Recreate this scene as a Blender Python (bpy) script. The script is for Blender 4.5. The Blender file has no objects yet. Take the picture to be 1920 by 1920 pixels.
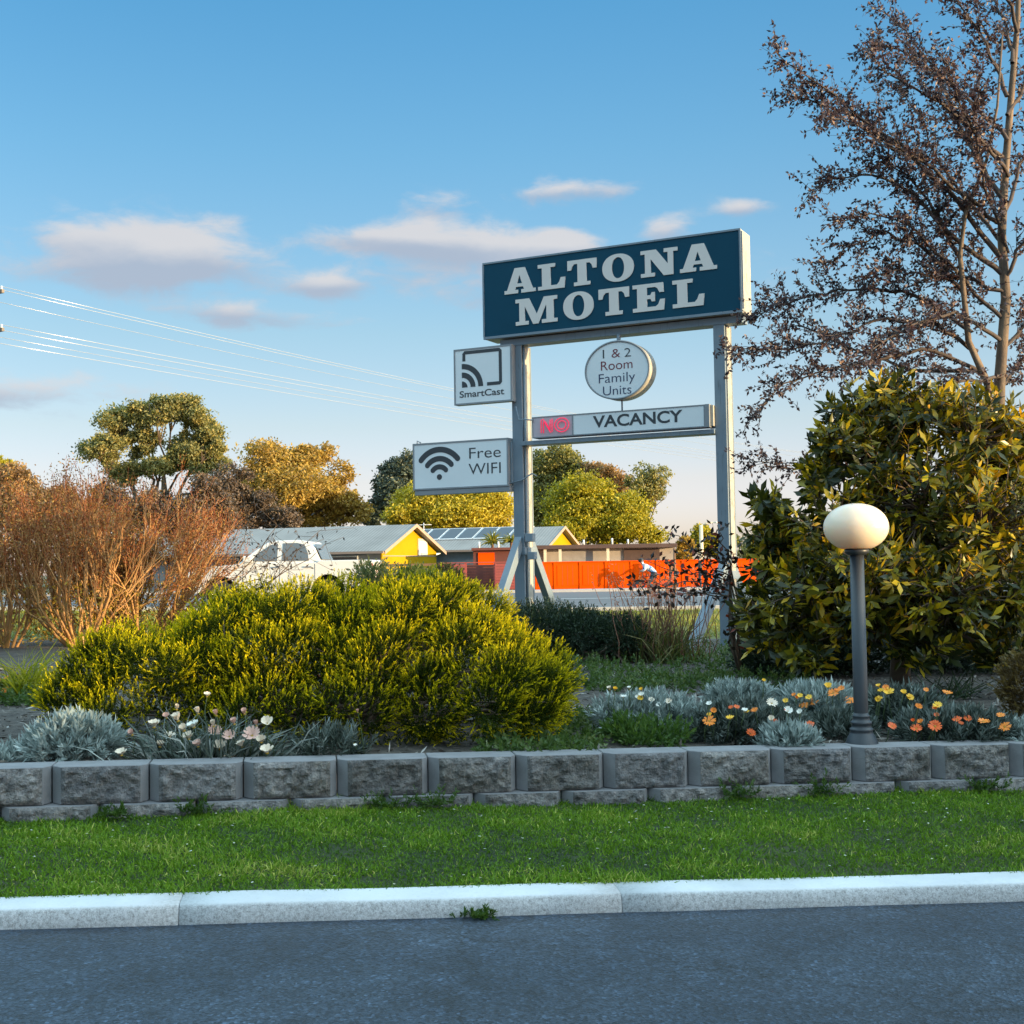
import bpy, bmesh, math, random
import numpy as np
from mathutils import Vector, Matrix

scene = bpy.context.scene
COL = scene.collection
rs = np.random.RandomState(7)
random.seed(7)

# ------------------------------------------------------------------ camera
FPX = 2400.0                      # focal length in photo pixels (photo is 1920 wide)
CAM = np.array((0.0, 0.0, 1.45))
PITCH = math.atan(102 / FPX)
ROLL = 0.016
r0 = np.array((1.0, 0, 0)); up0 = np.array((0, -math.sin(PITCH), math.cos(PITCH)))
FWD = np.array((0, math.cos(PITCH), math.sin(PITCH)))
RGT = math.cos(ROLL) * r0 - math.sin(ROLL) * up0
UPV = math.sin(ROLL) * r0 + math.cos(ROLL) * up0
cam_data = bpy.data.cameras.new('camera')
cam_data.sensor_width = 36.0
cam_data.lens = 36.0 * FPX / 1920.0
cam_data.clip_start = 0.05
cam_data.clip_end = 5000
cam = bpy.data.objects.new('camera', cam_data)
COL.objects.link(cam)
cam.matrix_world = Matrix(((RGT[0], UPV[0], -FWD[0], CAM[0]), (RGT[1], UPV[1], -FWD[1], CAM[1]),
                           (RGT[2], UPV[2], -FWD[2], CAM[2]), (0, 0, 0, 1)))
scene.camera = cam

def ray(px, py):
    return FWD + RGT * ((px - 960) / FPX) + UPV * ((960 - py) / FPX)
def P(px, py, Y):
    """World point at distance Y (metres ahead) that lies in the direction of photo pixel px, py."""
    d = ray(px, py)
    return CAM + d * (Y / d[1])
def PX(px, Y):
    return P(px, 1062, Y)[0]
def PZ(px, py, Y):
    return P(px, py, Y)[2]

# ------------------------------------------------------------------ sun, sky
SUN_AZ = math.radians(24)        # behind the image plane, to the right
SUN_EL = math.radians(5.3)
TO_SUN = Vector((math.cos(SUN_AZ) * math.cos(SUN_EL), -math.sin(SUN_AZ) * math.cos(SUN_EL), math.sin(SUN_EL)))
SUN_STRENGTH = 5.0
SKY_STRENGTH = 0.15
EXPOSURE = 0.9
scene.view_settings.view_transform = 'Standard'
scene.view_settings.look = 'None'
scene.view_settings.exposure = EXPOSURE
scene.view_settings.gamma = 1.0
sd = bpy.data.lights.new('sun', 'SUN')
sd.energy = SUN_STRENGTH
sd.angle = math.radians(0.5)
sd.color = (1.0, 0.74, 0.40)
sun = bpy.data.objects.new('sun', sd)
COL.objects.link(sun)
sun.rotation_euler = TO_SUN.to_track_quat('Z', 'Y').to_euler()
sun.location = (30, -10, 20)

world = bpy.data.worlds.new('World')
scene.world = world
world.use_nodes = True
wn = world.node_tree.nodes; wl = world.node_tree.links
wn.clear()
def wnode(t, **kw):
    n = wn.new(t)
    for k, v in kw.items():
        setattr(n, k, v)
    return n
def wmath(op, a, b=None, c=None, clamp=False):
    n = wnode('ShaderNodeMath', operation=op, use_clamp=clamp)
    for i, v in enumerate((a, b, c)):
        if v is None: continue
        if isinstance(v, (int, float)): n.inputs[i].default_value = v
        else: wl.new(v, n.inputs[i])
    return n.outputs[0]
def wmix(f, a, b, blend='MIX'):
    n = wnode('ShaderNodeMix', data_type='RGBA', blend_type=blend)
    for i, v in ((0, f), (6, a), (7, b)):
        if isinstance(v, (int, float)): n.inputs[i].default_value = v
        elif isinstance(v, tuple): n.inputs[i].default_value = (*v, 1)
        else: wl.new(v, n.inputs[i])
    return n.outputs[2]
sky = wnode('ShaderNodeTexSky', sky_type='NISHITA')
sky.sun_disc = False
sky.sun_elevation = SUN_EL
sky.sun_rotation = math.pi / 2 + SUN_AZ
sky.altitude = 100
sky.air_density = 1.0
sky.dust_density = 0.6
sky.ozone_density = 2.0
tc = wnode('ShaderNodeTexCoord')
sep = wnode('ShaderNodeSeparateXYZ')
wl.new(tc.outputs['Generated'], sep.inputs[0])
az = wmath('ARCTAN2', sep.outputs[0], sep.outputs[1])
el = wmath('ARCSINE', sep.outputs[2])
comb = wnode('ShaderNodeCombineXYZ')
wl.new(az, comb.inputs[0]); wl.new(wmath('MULTIPLY', el, 2.3), comb.inputs[1])
nz = wnode('ShaderNodeTexNoise'); nz.inputs['Scale'].default_value = 20; nz.inputs['Detail'].default_value = 9
nz.inputs['Roughness'].default_value = 0.60
nz.inputs['Distortion'].default_value = 0.3
wl.new(comb.outputs[0], nz.inputs['Vector'])
nzv = nz.outputs['Fac']
# cloud bank: (azimuth, elevation, half-widths, weight) in radians on the sky sphere
CLOUDS = [(-.295, .246, .060, .016, 1.25), (-.245, .232, .055, .018, 1.1), (-.30, .226, .06, .012, .6), (-.095, .254, .055, .010, 1.1), (-.03, .247, .06, .014, 1.25), (.04, .247, .03, .012, .9), (.03, .228, .05, .02, .8), 
          (-.10, .228, .06, .012, .5), (-.01, .212, .06, .016, .55), (-.145, .216, .030, .009, 1.2), (-.32, .216, .06, .012, .5),  (.060, .287, .040, .010, 1.05), (-.055, .277, .03, .010, .8),
          (.182, .268, .022, .008, 1.0), (.125, .255, .020, .012, 1.0), (-.215, .196, .05, .010, 1.0), (-.40, .132, .11, .016, 1.0),
          (-.42, .32, .05, .012, .25), (.62, .2, .2, .03, .8), (-.8, .24, .25, .04, .9),
          (.02, .285, .02, .006, .4), (.205, .215, .03, .02, .35), (-.235, .265, .03, .012, .45), (-.155, .19, .05, .008, .4), (1.5, .3, .4, .06, .8), (-2, .3, .5, .08, .8), (3, .3, .4, .06, .7)]
mask = None; topl = None
for (ca, ce, ra, re, w) in CLOUDS:
    dx = wmath('DIVIDE', wmath('SUBTRACT', az, ca), ra)
    dy = wmath('DIVIDE', wmath('SUBTRACT', el, ce), re)
    q = wmath('ADD', wmath('MULTIPLY', dx, dx), wmath('MULTIPLY', dy, dy))
    g = wmath('MULTIPLY', wmath('EXPONENT', wmath('MULTIPLY', q, -0.8)), w)
    t = wmath('MULTIPLY', g, dy)
    mask = g if mask is None else wmath('ADD', mask, g)
    topl = t if topl is None else wmath('ADD', topl, t)
dens = wmath('ADD', mask, wmath('MULTIPLY', wmath('SUBTRACT', nzv, 0.5), 2.2))
mr = wnode('ShaderNodeMapRange', interpolation_type='SMOOTHSTEP')
wl.new(dens, mr.inputs[0]); mr.inputs[1].default_value = 0.30; mr.inputs[2].default_value = 1.25
mr.inputs[3].default_value = 0; mr.inputs[4].default_value = 0.9
gate = wmath('MULTIPLY', mask, 2.5, clamp=True)
cf = wmath('MULTIPLY', mr.outputs[0], gate)
tl = wnode('ShaderNodeMapRange', interpolation_type='SMOOTHSTEP')
wl.new(wmath('ADD', topl, wmath('MULTIPLY', wmath('SUBTRACT', nzv, 0.5), 0.8)), tl.inputs[0])
tl.inputs[1].default_value = -0.45; tl.inputs[2].default_value = 0.5
# grade of the physical sky by height: pale cream low down, clean blue higher up
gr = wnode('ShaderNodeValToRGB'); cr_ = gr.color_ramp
GRADE = [(0.0, (1.05, 1.20, 2.7)), (.066, (1.18, 1.01, 1.48)), (.11, (1.13, .99, 1.18)), (.18, (1.02, 1.02, 1.10)), (.31, (.74, 1.06, 1.20)), (.43, (.53, 1.05, 1.27)), (.60, (10.5, 8.3, 5.9)), (1.0, (11.0, 8.7, 6.1))]  # highest stops add unseen overhead brightness to lift the foreground shade
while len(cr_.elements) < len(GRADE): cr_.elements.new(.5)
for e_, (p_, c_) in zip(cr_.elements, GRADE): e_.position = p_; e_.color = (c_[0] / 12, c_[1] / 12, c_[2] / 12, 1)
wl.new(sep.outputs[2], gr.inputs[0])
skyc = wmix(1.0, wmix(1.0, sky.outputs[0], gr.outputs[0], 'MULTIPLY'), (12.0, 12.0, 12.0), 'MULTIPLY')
cloud = wmix(tl.outputs[0], (1.55, 1.78, 2.2), (2.6, 2.55, 2.6))
ag = wnode('ShaderNodeMapRange', interpolation_type='SMOOTHSTEP'); wl.new(az, ag.inputs[0])   # the sky brightens towards the sun's side
ag.inputs[1].default_value = -.42; ag.inputs[2].default_value = .20; ag.inputs[3].default_value = 1.0; ag.inputs[4].default_value = 1.25
agc = wnode('ShaderNodeCombineXYZ')
for i_ in range(3): wl.new(ag.outputs[0], agc.inputs[i_])
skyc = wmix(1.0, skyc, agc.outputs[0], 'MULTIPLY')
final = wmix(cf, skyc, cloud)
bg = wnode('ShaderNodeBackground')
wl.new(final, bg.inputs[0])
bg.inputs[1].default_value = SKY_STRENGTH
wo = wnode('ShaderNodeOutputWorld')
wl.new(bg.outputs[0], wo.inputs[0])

# ------------------------------------------------------------------ object helpers
def tag(o, label=None, cat=None, group=None, kind=None):
    for k, v in (('label', label), ('category', cat), ('group', group), ('kind', kind)):
        if v: o[k] = v
    return o
def thing(name, label, cat, loc, group=None, rz=0.0):
    o = bpy.data.objects.new(name, None)
    o.empty_display_size = 0.2
    COL.objects.link(o)
    o.location = tuple(float(v) for v in loc); o.rotation_euler = (0, 0, rz)
    return tag(o, label, cat, group)
def link_mesh(name, me, mats, parent=None, local=False, origin=None):
    """Link a mesh built in world coordinates; under a parent it is stored relative to the parent's place."""
    if not isinstance(mats, (list, tuple)): mats = [mats]
    for m in mats: me.materials.append(m)
    o = bpy.data.objects.new(name, me)
    COL.objects.link(o)
    if parent is not None:
        if not local:
            me.transform(Matrix.Translation(-world_loc(parent)))
        o.parent = parent
    elif origin is not None:
        me.transform(Matrix.Translation(-Vector([float(v) for v in origin])))
        o.location = [float(v) for v in origin]
    return o
def world_loc(o):
    v = Vector((0, 0, 0))
    while o is not None:
        v = v + o.location; o = o.parent
    return v
def copy_tree(o, parent=None):
    c = o.copy(); COL.objects.link(c)
    if parent is not None: c.parent = parent
    for ch in list(o.children): copy_tree(ch, c)
    return c

class MB:
    """Collects simple shapes into one mesh."""
    def __init__(self):
        self.v = []; self.f = []; self.m = []; self.sm = []
    def add(self, verts, faces, mi=0, smooth=False):
        b = len(self.v)
        self.v.extend([tuple(float(c) for c in p) for p in verts])
        for f in faces:
            self.f.append([i + b for i in f]); self.m.append(mi); self.sm.append(smooth)
    def hexa(self, c8, mi=0):
        self.add(c8, [(0, 3, 2, 1), (4, 5, 6, 7), (0, 1, 5, 4), (1, 2, 6, 5), (2, 3, 7, 6), (3, 0, 4, 7)], mi)
    def box(self, x0, x1, y0, y1, z0, z1, mi=0, fr=None):
        c = [(x0, y0, z0), (x1, y0, z0), (x1, y1, z0), (x0, y1, z0), (x0, y0, z1), (x1, y0, z1), (x1, y1, z1), (x0, y1, z1)]
        if fr is not None: c = [fr(*p) for p in c]
        self.hexa(c, mi)
    def beam(self, a, b, w, h, up=(0, 0, 1), mi=0):
        a = Vector(a); b = Vector(b); d = (b - a).normalized()
        s = d.cross(Vector(up)).normalized(); u = s.cross(d)
        s *= w / 2; u *= h / 2
        self.hexa([a - s - u, a + s - u, a + s + u, a - s + u, b - s - u, b + s - u, b + s + u, b - s + u], mi)
    def tube(self, pts, radii, n=6, mi=0, cap=True, smooth=True):
        pts = [Vector([float(c) for c in p]) for p in pts]
        if isinstance(radii, (int, float)): radii = [radii] * len(pts)
        ref = Vector((0.31, 0.17, 0.93)).normalized()
        vs = []
        for i, p in enumerate(pts):
            d = (pts[min(i + 1, len(pts) - 1)] - pts[max(i - 1, 0)])
            if d.length < 1e-9: d = Vector((0, 0, 1))
            d.normalize()
            s = d.cross(ref)
            if s.length < 1e-3: s = d.cross(Vector((1, 0, 0)))
            s.normalize(); t = d.cross(s)
            for k in range(n):
                a = 2 * math.pi * k / n
                vs.append(p + (s * math.cos(a) + t * math.sin(a)) * radii[i])
        fs = []
        for i in range(len(pts) - 1):
            for k in range(n):
                k2 = (k + 1) % n
                fs.append((i * n + k, i * n + k2, (i + 1) * n + k2, (i + 1) * n + k))
        self.add(vs, fs, mi, smooth)
        if cap:
            self.add(vs[:n], [tuple(range(n))], mi); self.add(vs[-n:], [tuple(reversed(range(n)))], mi)
    def lathe(self, prof, c, n=32, mi=0, smooth=True, axis=None, sx=1.0):
        """prof: list of (radius, height) about a vertical axis through c (or the given axis)."""
        c = Vector([float(v) for v in c])
        if axis is None: X, Yv, Z = Vector((1, 0, 0)), Vector((0, 1, 0)), Vector((0, 0, 1))
        else:
            Z = Vector(axis).normalized(); X = Z.orthogonal().normalized(); Yv = Z.cross(X)
        vs = []
        for (r, h) in prof:
            for k in range(n):
                a = 2 * math.pi * k / n
                vs.append(c + X * (r * math.cos(a)) + Yv * (r * math.sin(a)) + Z * h)
        fs = []
        for i in range(len(prof) - 1):
            for k in range(n):
                k2 = (k + 1) % n
                fs.append((i * n + k, i * n + k2, (i + 1) * n + k2, (i + 1) * n + k))
        self.add(vs, fs, mi, smooth)
    def prism(self, poly, ext, mi=0, smooth=False):
        """Polygon of 3-D points extruded by the vector ext."""
        n = len(poly); e = np.array(ext, float)
        a = [np.array(p, float) for p in poly]
        self.add(a + [p + e for p in a], [tuple(range(n))[::-1], tuple(range(n, 2 * n))] +
                 [(i, (i + 1) % n, n + (i + 1) % n, n + i) for i in range(n)], mi, smooth)
    def mesh(self, name, bevel=0.0, seg=2, ang=0.6):
        me = bpy.data.meshes.new(name)
        me.from_pydata(self.v, [], self.f)
        me.polygons.foreach_set('material_index', self.m)
        me.polygons.foreach_set('use_smooth', self.sm)
        bm = bmesh.new(); bm.from_mesh(me)
        bmesh.ops.remove_doubles(bm, verts=bm.verts, dist=1e-5)
        bmesh.ops.recalc_face_normals(bm, faces=bm.faces)
        if bevel > 0:
            es = [e for e in bm.edges if len(e.link_faces) == 2 and e.calc_face_angle(0) > ang]
            bmesh.ops.bevel(bm, geom=es, offset=bevel, segments=seg, profile=0.5, affect='EDGES', clamp_overlap=True)
        bm.to_mesh(me); bm.free()
        return me
    def build(self, name, mats, parent=None, bevel=0.0, local=False, origin=None, seg=2):
        return link_mesh(name, self.mesh(name, bevel, seg), mats, parent, local, origin)

# ------------------------------------------------------------------ materials
def new_mat(name):
    m = bpy.data.materials.new(name); m.use_nodes = True
    nt = m.node_tree
    return m, nt.nodes, nt.links, nt.nodes['Principled BSDF']
def coords(n, l, scale=(1, 1, 1)):
    t = n.new('ShaderNodeTexCoord'); mp = n.new('ShaderNodeMapping')
    mp.inputs['Scale'].default_value = scale
    l.new(t.outputs['Object'], mp.inputs[0])
    return mp.outputs[0]
def noise(n, l, vec, scale, detail=4, rough=0.55):
    x = n.new('ShaderNodeTexNoise'); x.inputs['Scale'].default_value = scale
    x.inputs['Detail'].default_value = detail; x.inputs['Roughness'].default_value = rough
    l.new(vec, x.inputs['Vector'])
    return x.outputs['Fac']
def ramp(n, l, fac, stops):
    r = n.new('ShaderNodeValToRGB'); cr = r.color_ramp
    while len(cr.elements) < len(stops): cr.elements.new(0.5)
    for e, (p, c) in zip(cr.elements, stops):
        e.position = p; e.color = (*c, 1) if len(c) == 3 else c
    l.new(fac, r.inputs[0])
    return r.outputs[0]
def bump(n, l, h, strength, dist, bs):
    b = n.new('ShaderNodeBump'); b.inputs['Strength'].default_value = strength; b.inputs['Distance'].default_value = dist
    l.new(h, b.inputs['Height']); l.new(b.outputs[0], bs.inputs['Normal'])
def mix_rgb(n, l, f, a, b, blend='MIX'):
    x = n.new('ShaderNodeMix'); x.data_type = 'RGBA'; x.blend_type = blend
    for i, v in ((0, f), (6, a), (7, b)):
        if isinstance(v, (int, float)): x.inputs[i].default_value = v
        elif isinstance(v, tuple): x.inputs[i].default_value = (*v, 1)
        else: l.new(v, x.inputs[i])
    return x.outputs[2]
def mat_plain(name, c, rough=0.5, metal=0.0, var=0.15, scale=3.0, bmp=0.0, bscale=60, spec=0.5, stretch=(1, 1, 1)):
    """A painted / plain surface with gentle uneven weathering."""
    m, n, l, b = new_mat(name)
    v = coords(n, l, stretch)
    f = noise(n, l, v, scale, 6, 0.6)
    lo = tuple(x * (1 - var) for x in c); hi = tuple(min(1, x * (1 + var)) for x in c)
    l.new(ramp(n, l, f, [(0.3, lo), (0.7, hi)]), b.inputs['Base Color'])
    b.inputs['Roughness'].default_value = rough; b.inputs['Metallic'].default_value = metal
    b.inputs['Specular IOR Level'].default_value = spec
    if bmp > 0: bump(n, l, noise(n, l, v, bscale, 5), bmp, 0.01, b)
    return m
def mat_leaf(name, stops, rough=0.5, trans=0.3, spec=0.35, tcol=None):
    """Leaves: each leaf picks its own colour, and light passes through it."""
    m, n, l, b = new_mat(name)
    at = n.new('ShaderNodeAttribute'); at.attribute_name = 'rnd'
    c = ramp(n, l, at.outputs['Fac'], stops)
    l.new(c, b.inputs['Base Color'])
    b.inputs['Roughness'].default_value = rough
    b.inputs['Specular IOR Level'].default_value = spec
    if trans > 0:
        t = n.new('ShaderNodeBsdfTranslucent')
        g = mix_rgb(n, l, 1.0, c, tcol or (1.6, 1.5, 0.7), 'MULTIPLY')
        l.new(g, t.inputs[0])
        mx = n.new('ShaderNodeMixShader'); mx.inputs[0].default_value = trans
        l.new(b.outputs[0], mx.inputs[1]); l.new(t.outputs[0], mx.inputs[2])
        l.new(mx.outputs[0], n['Material Output'].inputs[0])
    return m

# ------------------------------------------------------------------ foliage helpers (numpy)
def unit(a):
    return a / np.maximum(np.linalg.norm(a, axis=-1, keepdims=True), 1e-9)
def rdir(k):
    return unit(rs.normal(size=(k, 3)))
def perp(a):
    return unit(np.cross(a, rdir(len(a))))
def leaf_mesh(name, pos, axis, nrm, L, W, rnd=None, fold=0.0, mid=0.45, bend=0.0):
    k = len(pos)
    L = np.broadcast_to(np.asarray(L, float), (k,)); W = np.broadcast_to(np.asarray(W, float), (k,))
    side = unit(np.cross(axis, nrm)); nn = unit(np.cross(side, axis))
    me = bpy.data.meshes.new(name)
    mp = pos + axis * (L * mid)[:, None] + nn * (W * fold)[:, None]
    tip = pos + axis * L[:, None] - nn * (L * bend)[:, None]
    v = np.stack([pos, mp + side * (W / 2)[:, None], tip, mp - side * (W / 2)[:, None]], 1).reshape(-1, 3)
    me.vertices.add(4 * k); me.vertices.foreach_set('co', v.astype(np.float32).ravel())
    b = np.arange(k)[:, None] * 4
    if fold or bend:
        idx = (b + np.array([0, 1, 2, 0, 2, 3])).ravel(); nf, sz = 2 * k, 3
    else:
        idx = (b + np.array([0, 1, 2, 3])).ravel(); nf, sz = k, 4
    me.loops.add(len(idx)); me.loops.foreach_set('vertex_index', idx.astype(np.int32))
    me.polygons.add(nf); me.polygons.foreach_set('loop_start', (np.arange(nf) * sz).astype(np.int32))
    me.update(calc_edges=True)
    if rnd is None: rnd = rs.rand(k)
    a = me.attributes.new('rnd', 'FLOAT', 'POINT')
    a.data.foreach_set('value', np.repeat(np.clip(rnd, 0, 1), 4).astype(np.float32))
    return me
def blade_mesh(name, pos, d0, d1, L, W, rnd=None):
    """Grass-like blades of two segments: direction d0 at the root, d1 at the tip."""
    k = len(pos)
    L = np.broadcast_to(np.asarray(L, float), (k,)); W = np.broadcast_to(np.asarray(W, float), (k,))
    side = perp(d0)
    p1 = pos + d0 * (L * 0.55)[:, None]; p2 = p1 + d1 * (L * 0.45)[:, None]
    w = (W / 2)[:, None]
    v = np.stack([pos - side * w, pos + side * w, p1 + side * w * 0.8, p1 - side * w * 0.8, p2], 1).reshape(-1, 3)
    me = bpy.data.meshes.new(name)
    me.vertices.add(5 * k); me.vertices.foreach_set('co', v.astype(np.float32).ravel())
    b = np.arange(k)[:, None] * 5
    idx = (b + np.array([0, 1, 2, 3, 3, 2, 4])).ravel()
    me.loops.add(len(idx)); me.loops.foreach_set('vertex_index', idx.astype(np.int32))
    st = (np.arange(k)[:, None] * 7 + np.array([0, 4])).ravel()
    me.polygons.add(2 * k); me.polygons.foreach_set('loop_start', st.astype(np.int32))
    me.update(calc_edges=True)
    if rnd is None: rnd = rs.rand(k)
    a = me.attributes.new('rnd', 'FLOAT', 'POINT')
    a.data.foreach_set('value', np.repeat(np.clip(rnd, 0, 1), 5).astype(np.float32))
    return me
def shoots(org, dirs, length, nl, leafL, leafW, ang, droop=0.0, rnd0=None, start=0.1, tipw=.25):
    """Leafy shoots: nl small leaves set round each stem. Returns arrays for leaf_mesh."""
    k = len(org)
    length = np.broadcast_to(np.asarray(length, float), (k,))
    t = (np.linspace(start, 1, nl)[None, :] + rs.uniform(-.5, .5, (k, nl)) / nl).clip(0, 1.02)
    p = org[:, None, :] + dirs[:, None, :] * (t * length[:, None])[..., None]
    p[..., 2] -= droop * (t ** 2) * length[:, None]
    d = np.repeat(dirs[:, None, :], nl, 1).reshape(-1, 3)
    rad = perp(d)
    a = rs.uniform(ang * .6, ang * 1.3, len(d))[:, None]
    a = a * (1 - .55 * (t.reshape(-1, 1) ** 3))
    ax = unit(d * np.cos(a) + rad * np.sin(a))
    if rnd0 is None: rnd0 = rs.rand(k)
    rr = np.repeat(rnd0, nl) * (.75 - tipw) + rs.rand(k * nl) * .25 + t.ravel() ** (1 if tipw < .3 else 1.6) * tipw
    lf = leafL * rs.uniform(.7, 1.2, k * nl)
    return p.reshape(-1, 3), ax, perp(ax), lf, leafW * rs.uniform(.8, 1.2, k * nl), rr
def blob_points(blobs, count, inner=0.0, zmin=None):
    """Points on the outside of a union of ellipsoids (cx,cy,cz,rx,ry,rz) with outward normals."""
    B = np.array(blobs, float)
    wt = (B[:, 3] * B[:, 4] + B[:, 3] * B[:, 5] + B[:, 4] * B[:, 5]); wt /= wt.sum()
    out_p = []; out_n = []; tot = 0
    while tot < count:
        i = rs.choice(len(B), size=count, p=wt)
        d = rdir(count)
        sc = 1 - inner * rs.rand(count) ** 1.5
        p = B[i, :3] + d * B[i, 3:] * sc[:, None]
        nr = unit(d / B[i, 3:])
        keep = np.ones(count, bool)
        for j in range(len(B)):
            q = (((p - B[j, :3]) / B[j, 3:]) ** 2).sum(1)
            keep &= (q > (1 - inner) ** 2 * .85) | (i == j)
        if zmin is not None: keep &= p[:, 2] > zmin
        out_p.append(p[keep]); out_n.append(nr[keep]); tot += keep.sum()
    return np.concatenate(out_p)[:count], np.concatenate(out_n)[:count]
def wiggle(a, b, n, amp, sag=0.0):
    """A gently crooked line from a to b."""
    a = np.array(a, float); b = np.array(b, float)
    L = np.linalg.norm(b - a)
    t = np.linspace(0, 1, n + 1)[:, None]
    p = a + (b - a) * t
    off = rs.normal(size=(n + 1, 3)) * amp * L
    off *= np.sin(np.pi * t) ** .7
    p = p + off
    p[:, 2] += sag * L * (t[:, 0] ** 2 - t[:, 0])
    return p
def taper(r0_, r1_, n): return list(np.linspace(r0_, r1_, n + 1))

# ------------------------------------------------------------------ the lie of the land
WALL_Y0, WALL_K = 6.4, 6.5e-5                       # wall runs slightly away to the right
def wallY(px): return WALL_Y0 / (1 - WALL_K * px)
wl0 = P(0, 1441, wallY(0)); wl1 = P(1900, 1395, wallY(1900))
WDIR = (wl1 - wl0); WLEN = float(np.hypot(WDIR[0], WDIR[1])); WDIR = WDIR / WLEN
def wall_top(x):
    t = (x - wl0[0]) / (WDIR[0]); return wl0 + WDIR * t      # point on the top front edge at this x
def wall_z(x): return float(np.interp(x, [-9, wl0[0], wl1[0], 9], [wl0[2] + .06, wl0[2], wl1[2], wl1[2] - .05]))
kb0 = P(0, 1744, 5.21); kb1 = P(1920, 1690, 5.86)            # foot of the kerb
KDIR = (kb1 - kb0); KLEN = float(np.hypot(KDIR[0], KDIR[1])); KDIR = KDIR / KLEN
def kerb_pt(x): return kb0 + KDIR * ((x - kb0[0]) / KDIR[0])
def drive_z(x): return float(kerb_pt(np.clip(x, -12, 12))[2])
def bed_z(x, y):
    base = wall_z(x) - 0.03
    far = 0.45 + 0.02 * np.clip(-x, 0, 12)
    t = np.clip((y - 8) / 8, 0, 1)
    z = base * (1 - t) + far * t
    if y > 18: z = far - 0.45 * min(1, (y - 18) / 52)
    if y > 70: z = 0.02 * np.clip(-x, 0, 12) * max(0, 1 - (y - 70) / 60)
    return float(z)
# ------------------------------------------------------------------ ground materials
def mat_asphalt():
    m, n, l, b = new_mat('asphalt')
    v = coords(n, l)
    big = noise(n, l, v, 0.9, 5); mid = noise(n, l, v, 7, 5)
    vo = n.new('ShaderNodeTexVoronoi'); vo.inputs['Scale'].default_value = 85
    l.new(v, vo.inputs['Vector'])
    fine = noise(n, l, v, 38, 5, .75)
    c = ramp(n, l, big, [(.3, (.014, .025, .042)), (.7, (.038, .056, .082))])
    st = ramp(n, l, vo.outputs['Color'], [(.15, (.35, .36, .38)), (.6, (1.0, 1.0, 1.0)), (.8, (1.5, 1.5, 1.5)), (.97, (3.0, 3.0, 3.0))])
    c = mix_rgb(n, l, 1.0, c, st, 'MULTIPLY')
    c = mix_rgb(n, l, .5, c, ramp(n, l, mid, [(.35, (.55, .55, .55)), (.65, (1.3, 1.3, 1.3))]), 'MULTIPLY')
    # old worn patches and hairline cracks
    c = mix_rgb(n, l, 1.0, c, ramp(n, l, noise(n, l, v, 2.6, 7, .7), [(.34, (.68, .69, .71)), (.50, (.92, .93, .95)), (.68, (1.15, 1.14, 1.12))]), 'MULTIPLY')
    ck = n.new('ShaderNodeTexVoronoi'); ck.feature = 'DISTANCE_TO_EDGE'; ck.inputs['Scale'].default_value = .55
    wv = n.new('ShaderNodeVectorMath'); wv.operation = 'ADD'
    nc = n.new('ShaderNodeTexNoise'); nc.inputs['Scale'].default_value = 3; nc.inputs['Detail'].default_value = 6; l.new(v, nc.inputs['Vector'])
    sc_n = n.new('ShaderNodeVectorMath'); sc_n.operation = 'SCALE'; sc_n.inputs['Scale'].default_value = .5; l.new(nc.outputs['Color'], sc_n.inputs[0])
    l.new(v, wv.inputs[0]); l.new(sc_n.outputs[0], wv.inputs[1]); l.new(wv.outputs[0], ck.inputs['Vector'])
    c = mix_rgb(n, l, 1.0, c, ramp(n, l, ck.outputs['Distance'], [(.0, (.35, .35, .36)), (.006, (1, 1, 1))]), 'MULTIPLY')
    l.new(c, b.inputs['Base Color'])
    rr = n.new('ShaderNodeMapRange'); l.new(mid, rr.inputs[0]); rr.inputs[3].default_value = .42; rr.inputs[4].default_value = .7
    l.new(rr.outputs[0], b.inputs['Roughness'])
    h = mix_rgb(n, l, .45, vo.outputs['Distance'], fine)
    bump(n, l, h, 1.0, .016, b)
    return m
def mat_soil():
    m, n, l, b = new_mat('garden_soil')
    v = coords(n, l)
    f = noise(n, l, v, 9, 8, .7); g = noise(n, l, v, 1.3, 3)
    c = mix_rgb(n, l, g, ramp(n, l, f, [(.3, (.022, .016, .012)), (.7, (.10, .078, .06))]), ramp(n, l, f, [(.3, (.035, .03, .026)), (.7, (.16, .14, .12))]))
    l.new(c, b.inputs['Base Color']); b.inputs['Roughness'].default_value = .9
    bump(n, l, f, 1, .03, b)
    return m
def mat_turf(name, a, c2, dry):
    m, n, l, b = new_mat(name)
    v = coords(n, l)
    f = noise(n, l, v, 40, 6, .7); g = noise(n, l, v, 0.7, 4)
    c = ramp(n, l, f, [(.3, a), (.7, c2)])
    c = mix_rgb(n, l, ramp(n, l, g, [(.45, (0, 0, 0)), (.7, (1, 1, 1))]), c, dry)
    l.new(c, b.inputs['Base Color']); b.inputs['Roughness'].default_value = .9
    bump(n, l, f, 1, .03, b)
    return m
M = {}
M['asphalt'] = mat_asphalt()
M['soil'] = mat_soil()
M['turf'] = mat_turf('turf', (.012, .026, .006), (.035, .060, .014), (.07, .075, .03))
M['verge'] = mat_turf('verge_turf', (.07, .10, .02), (.16, .17, .04), (.22, .19, .06))
M['field'] = mat_turf('field', (.06, .075, .025), (.12, .12, .05), (.16, .13, .06))

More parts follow.
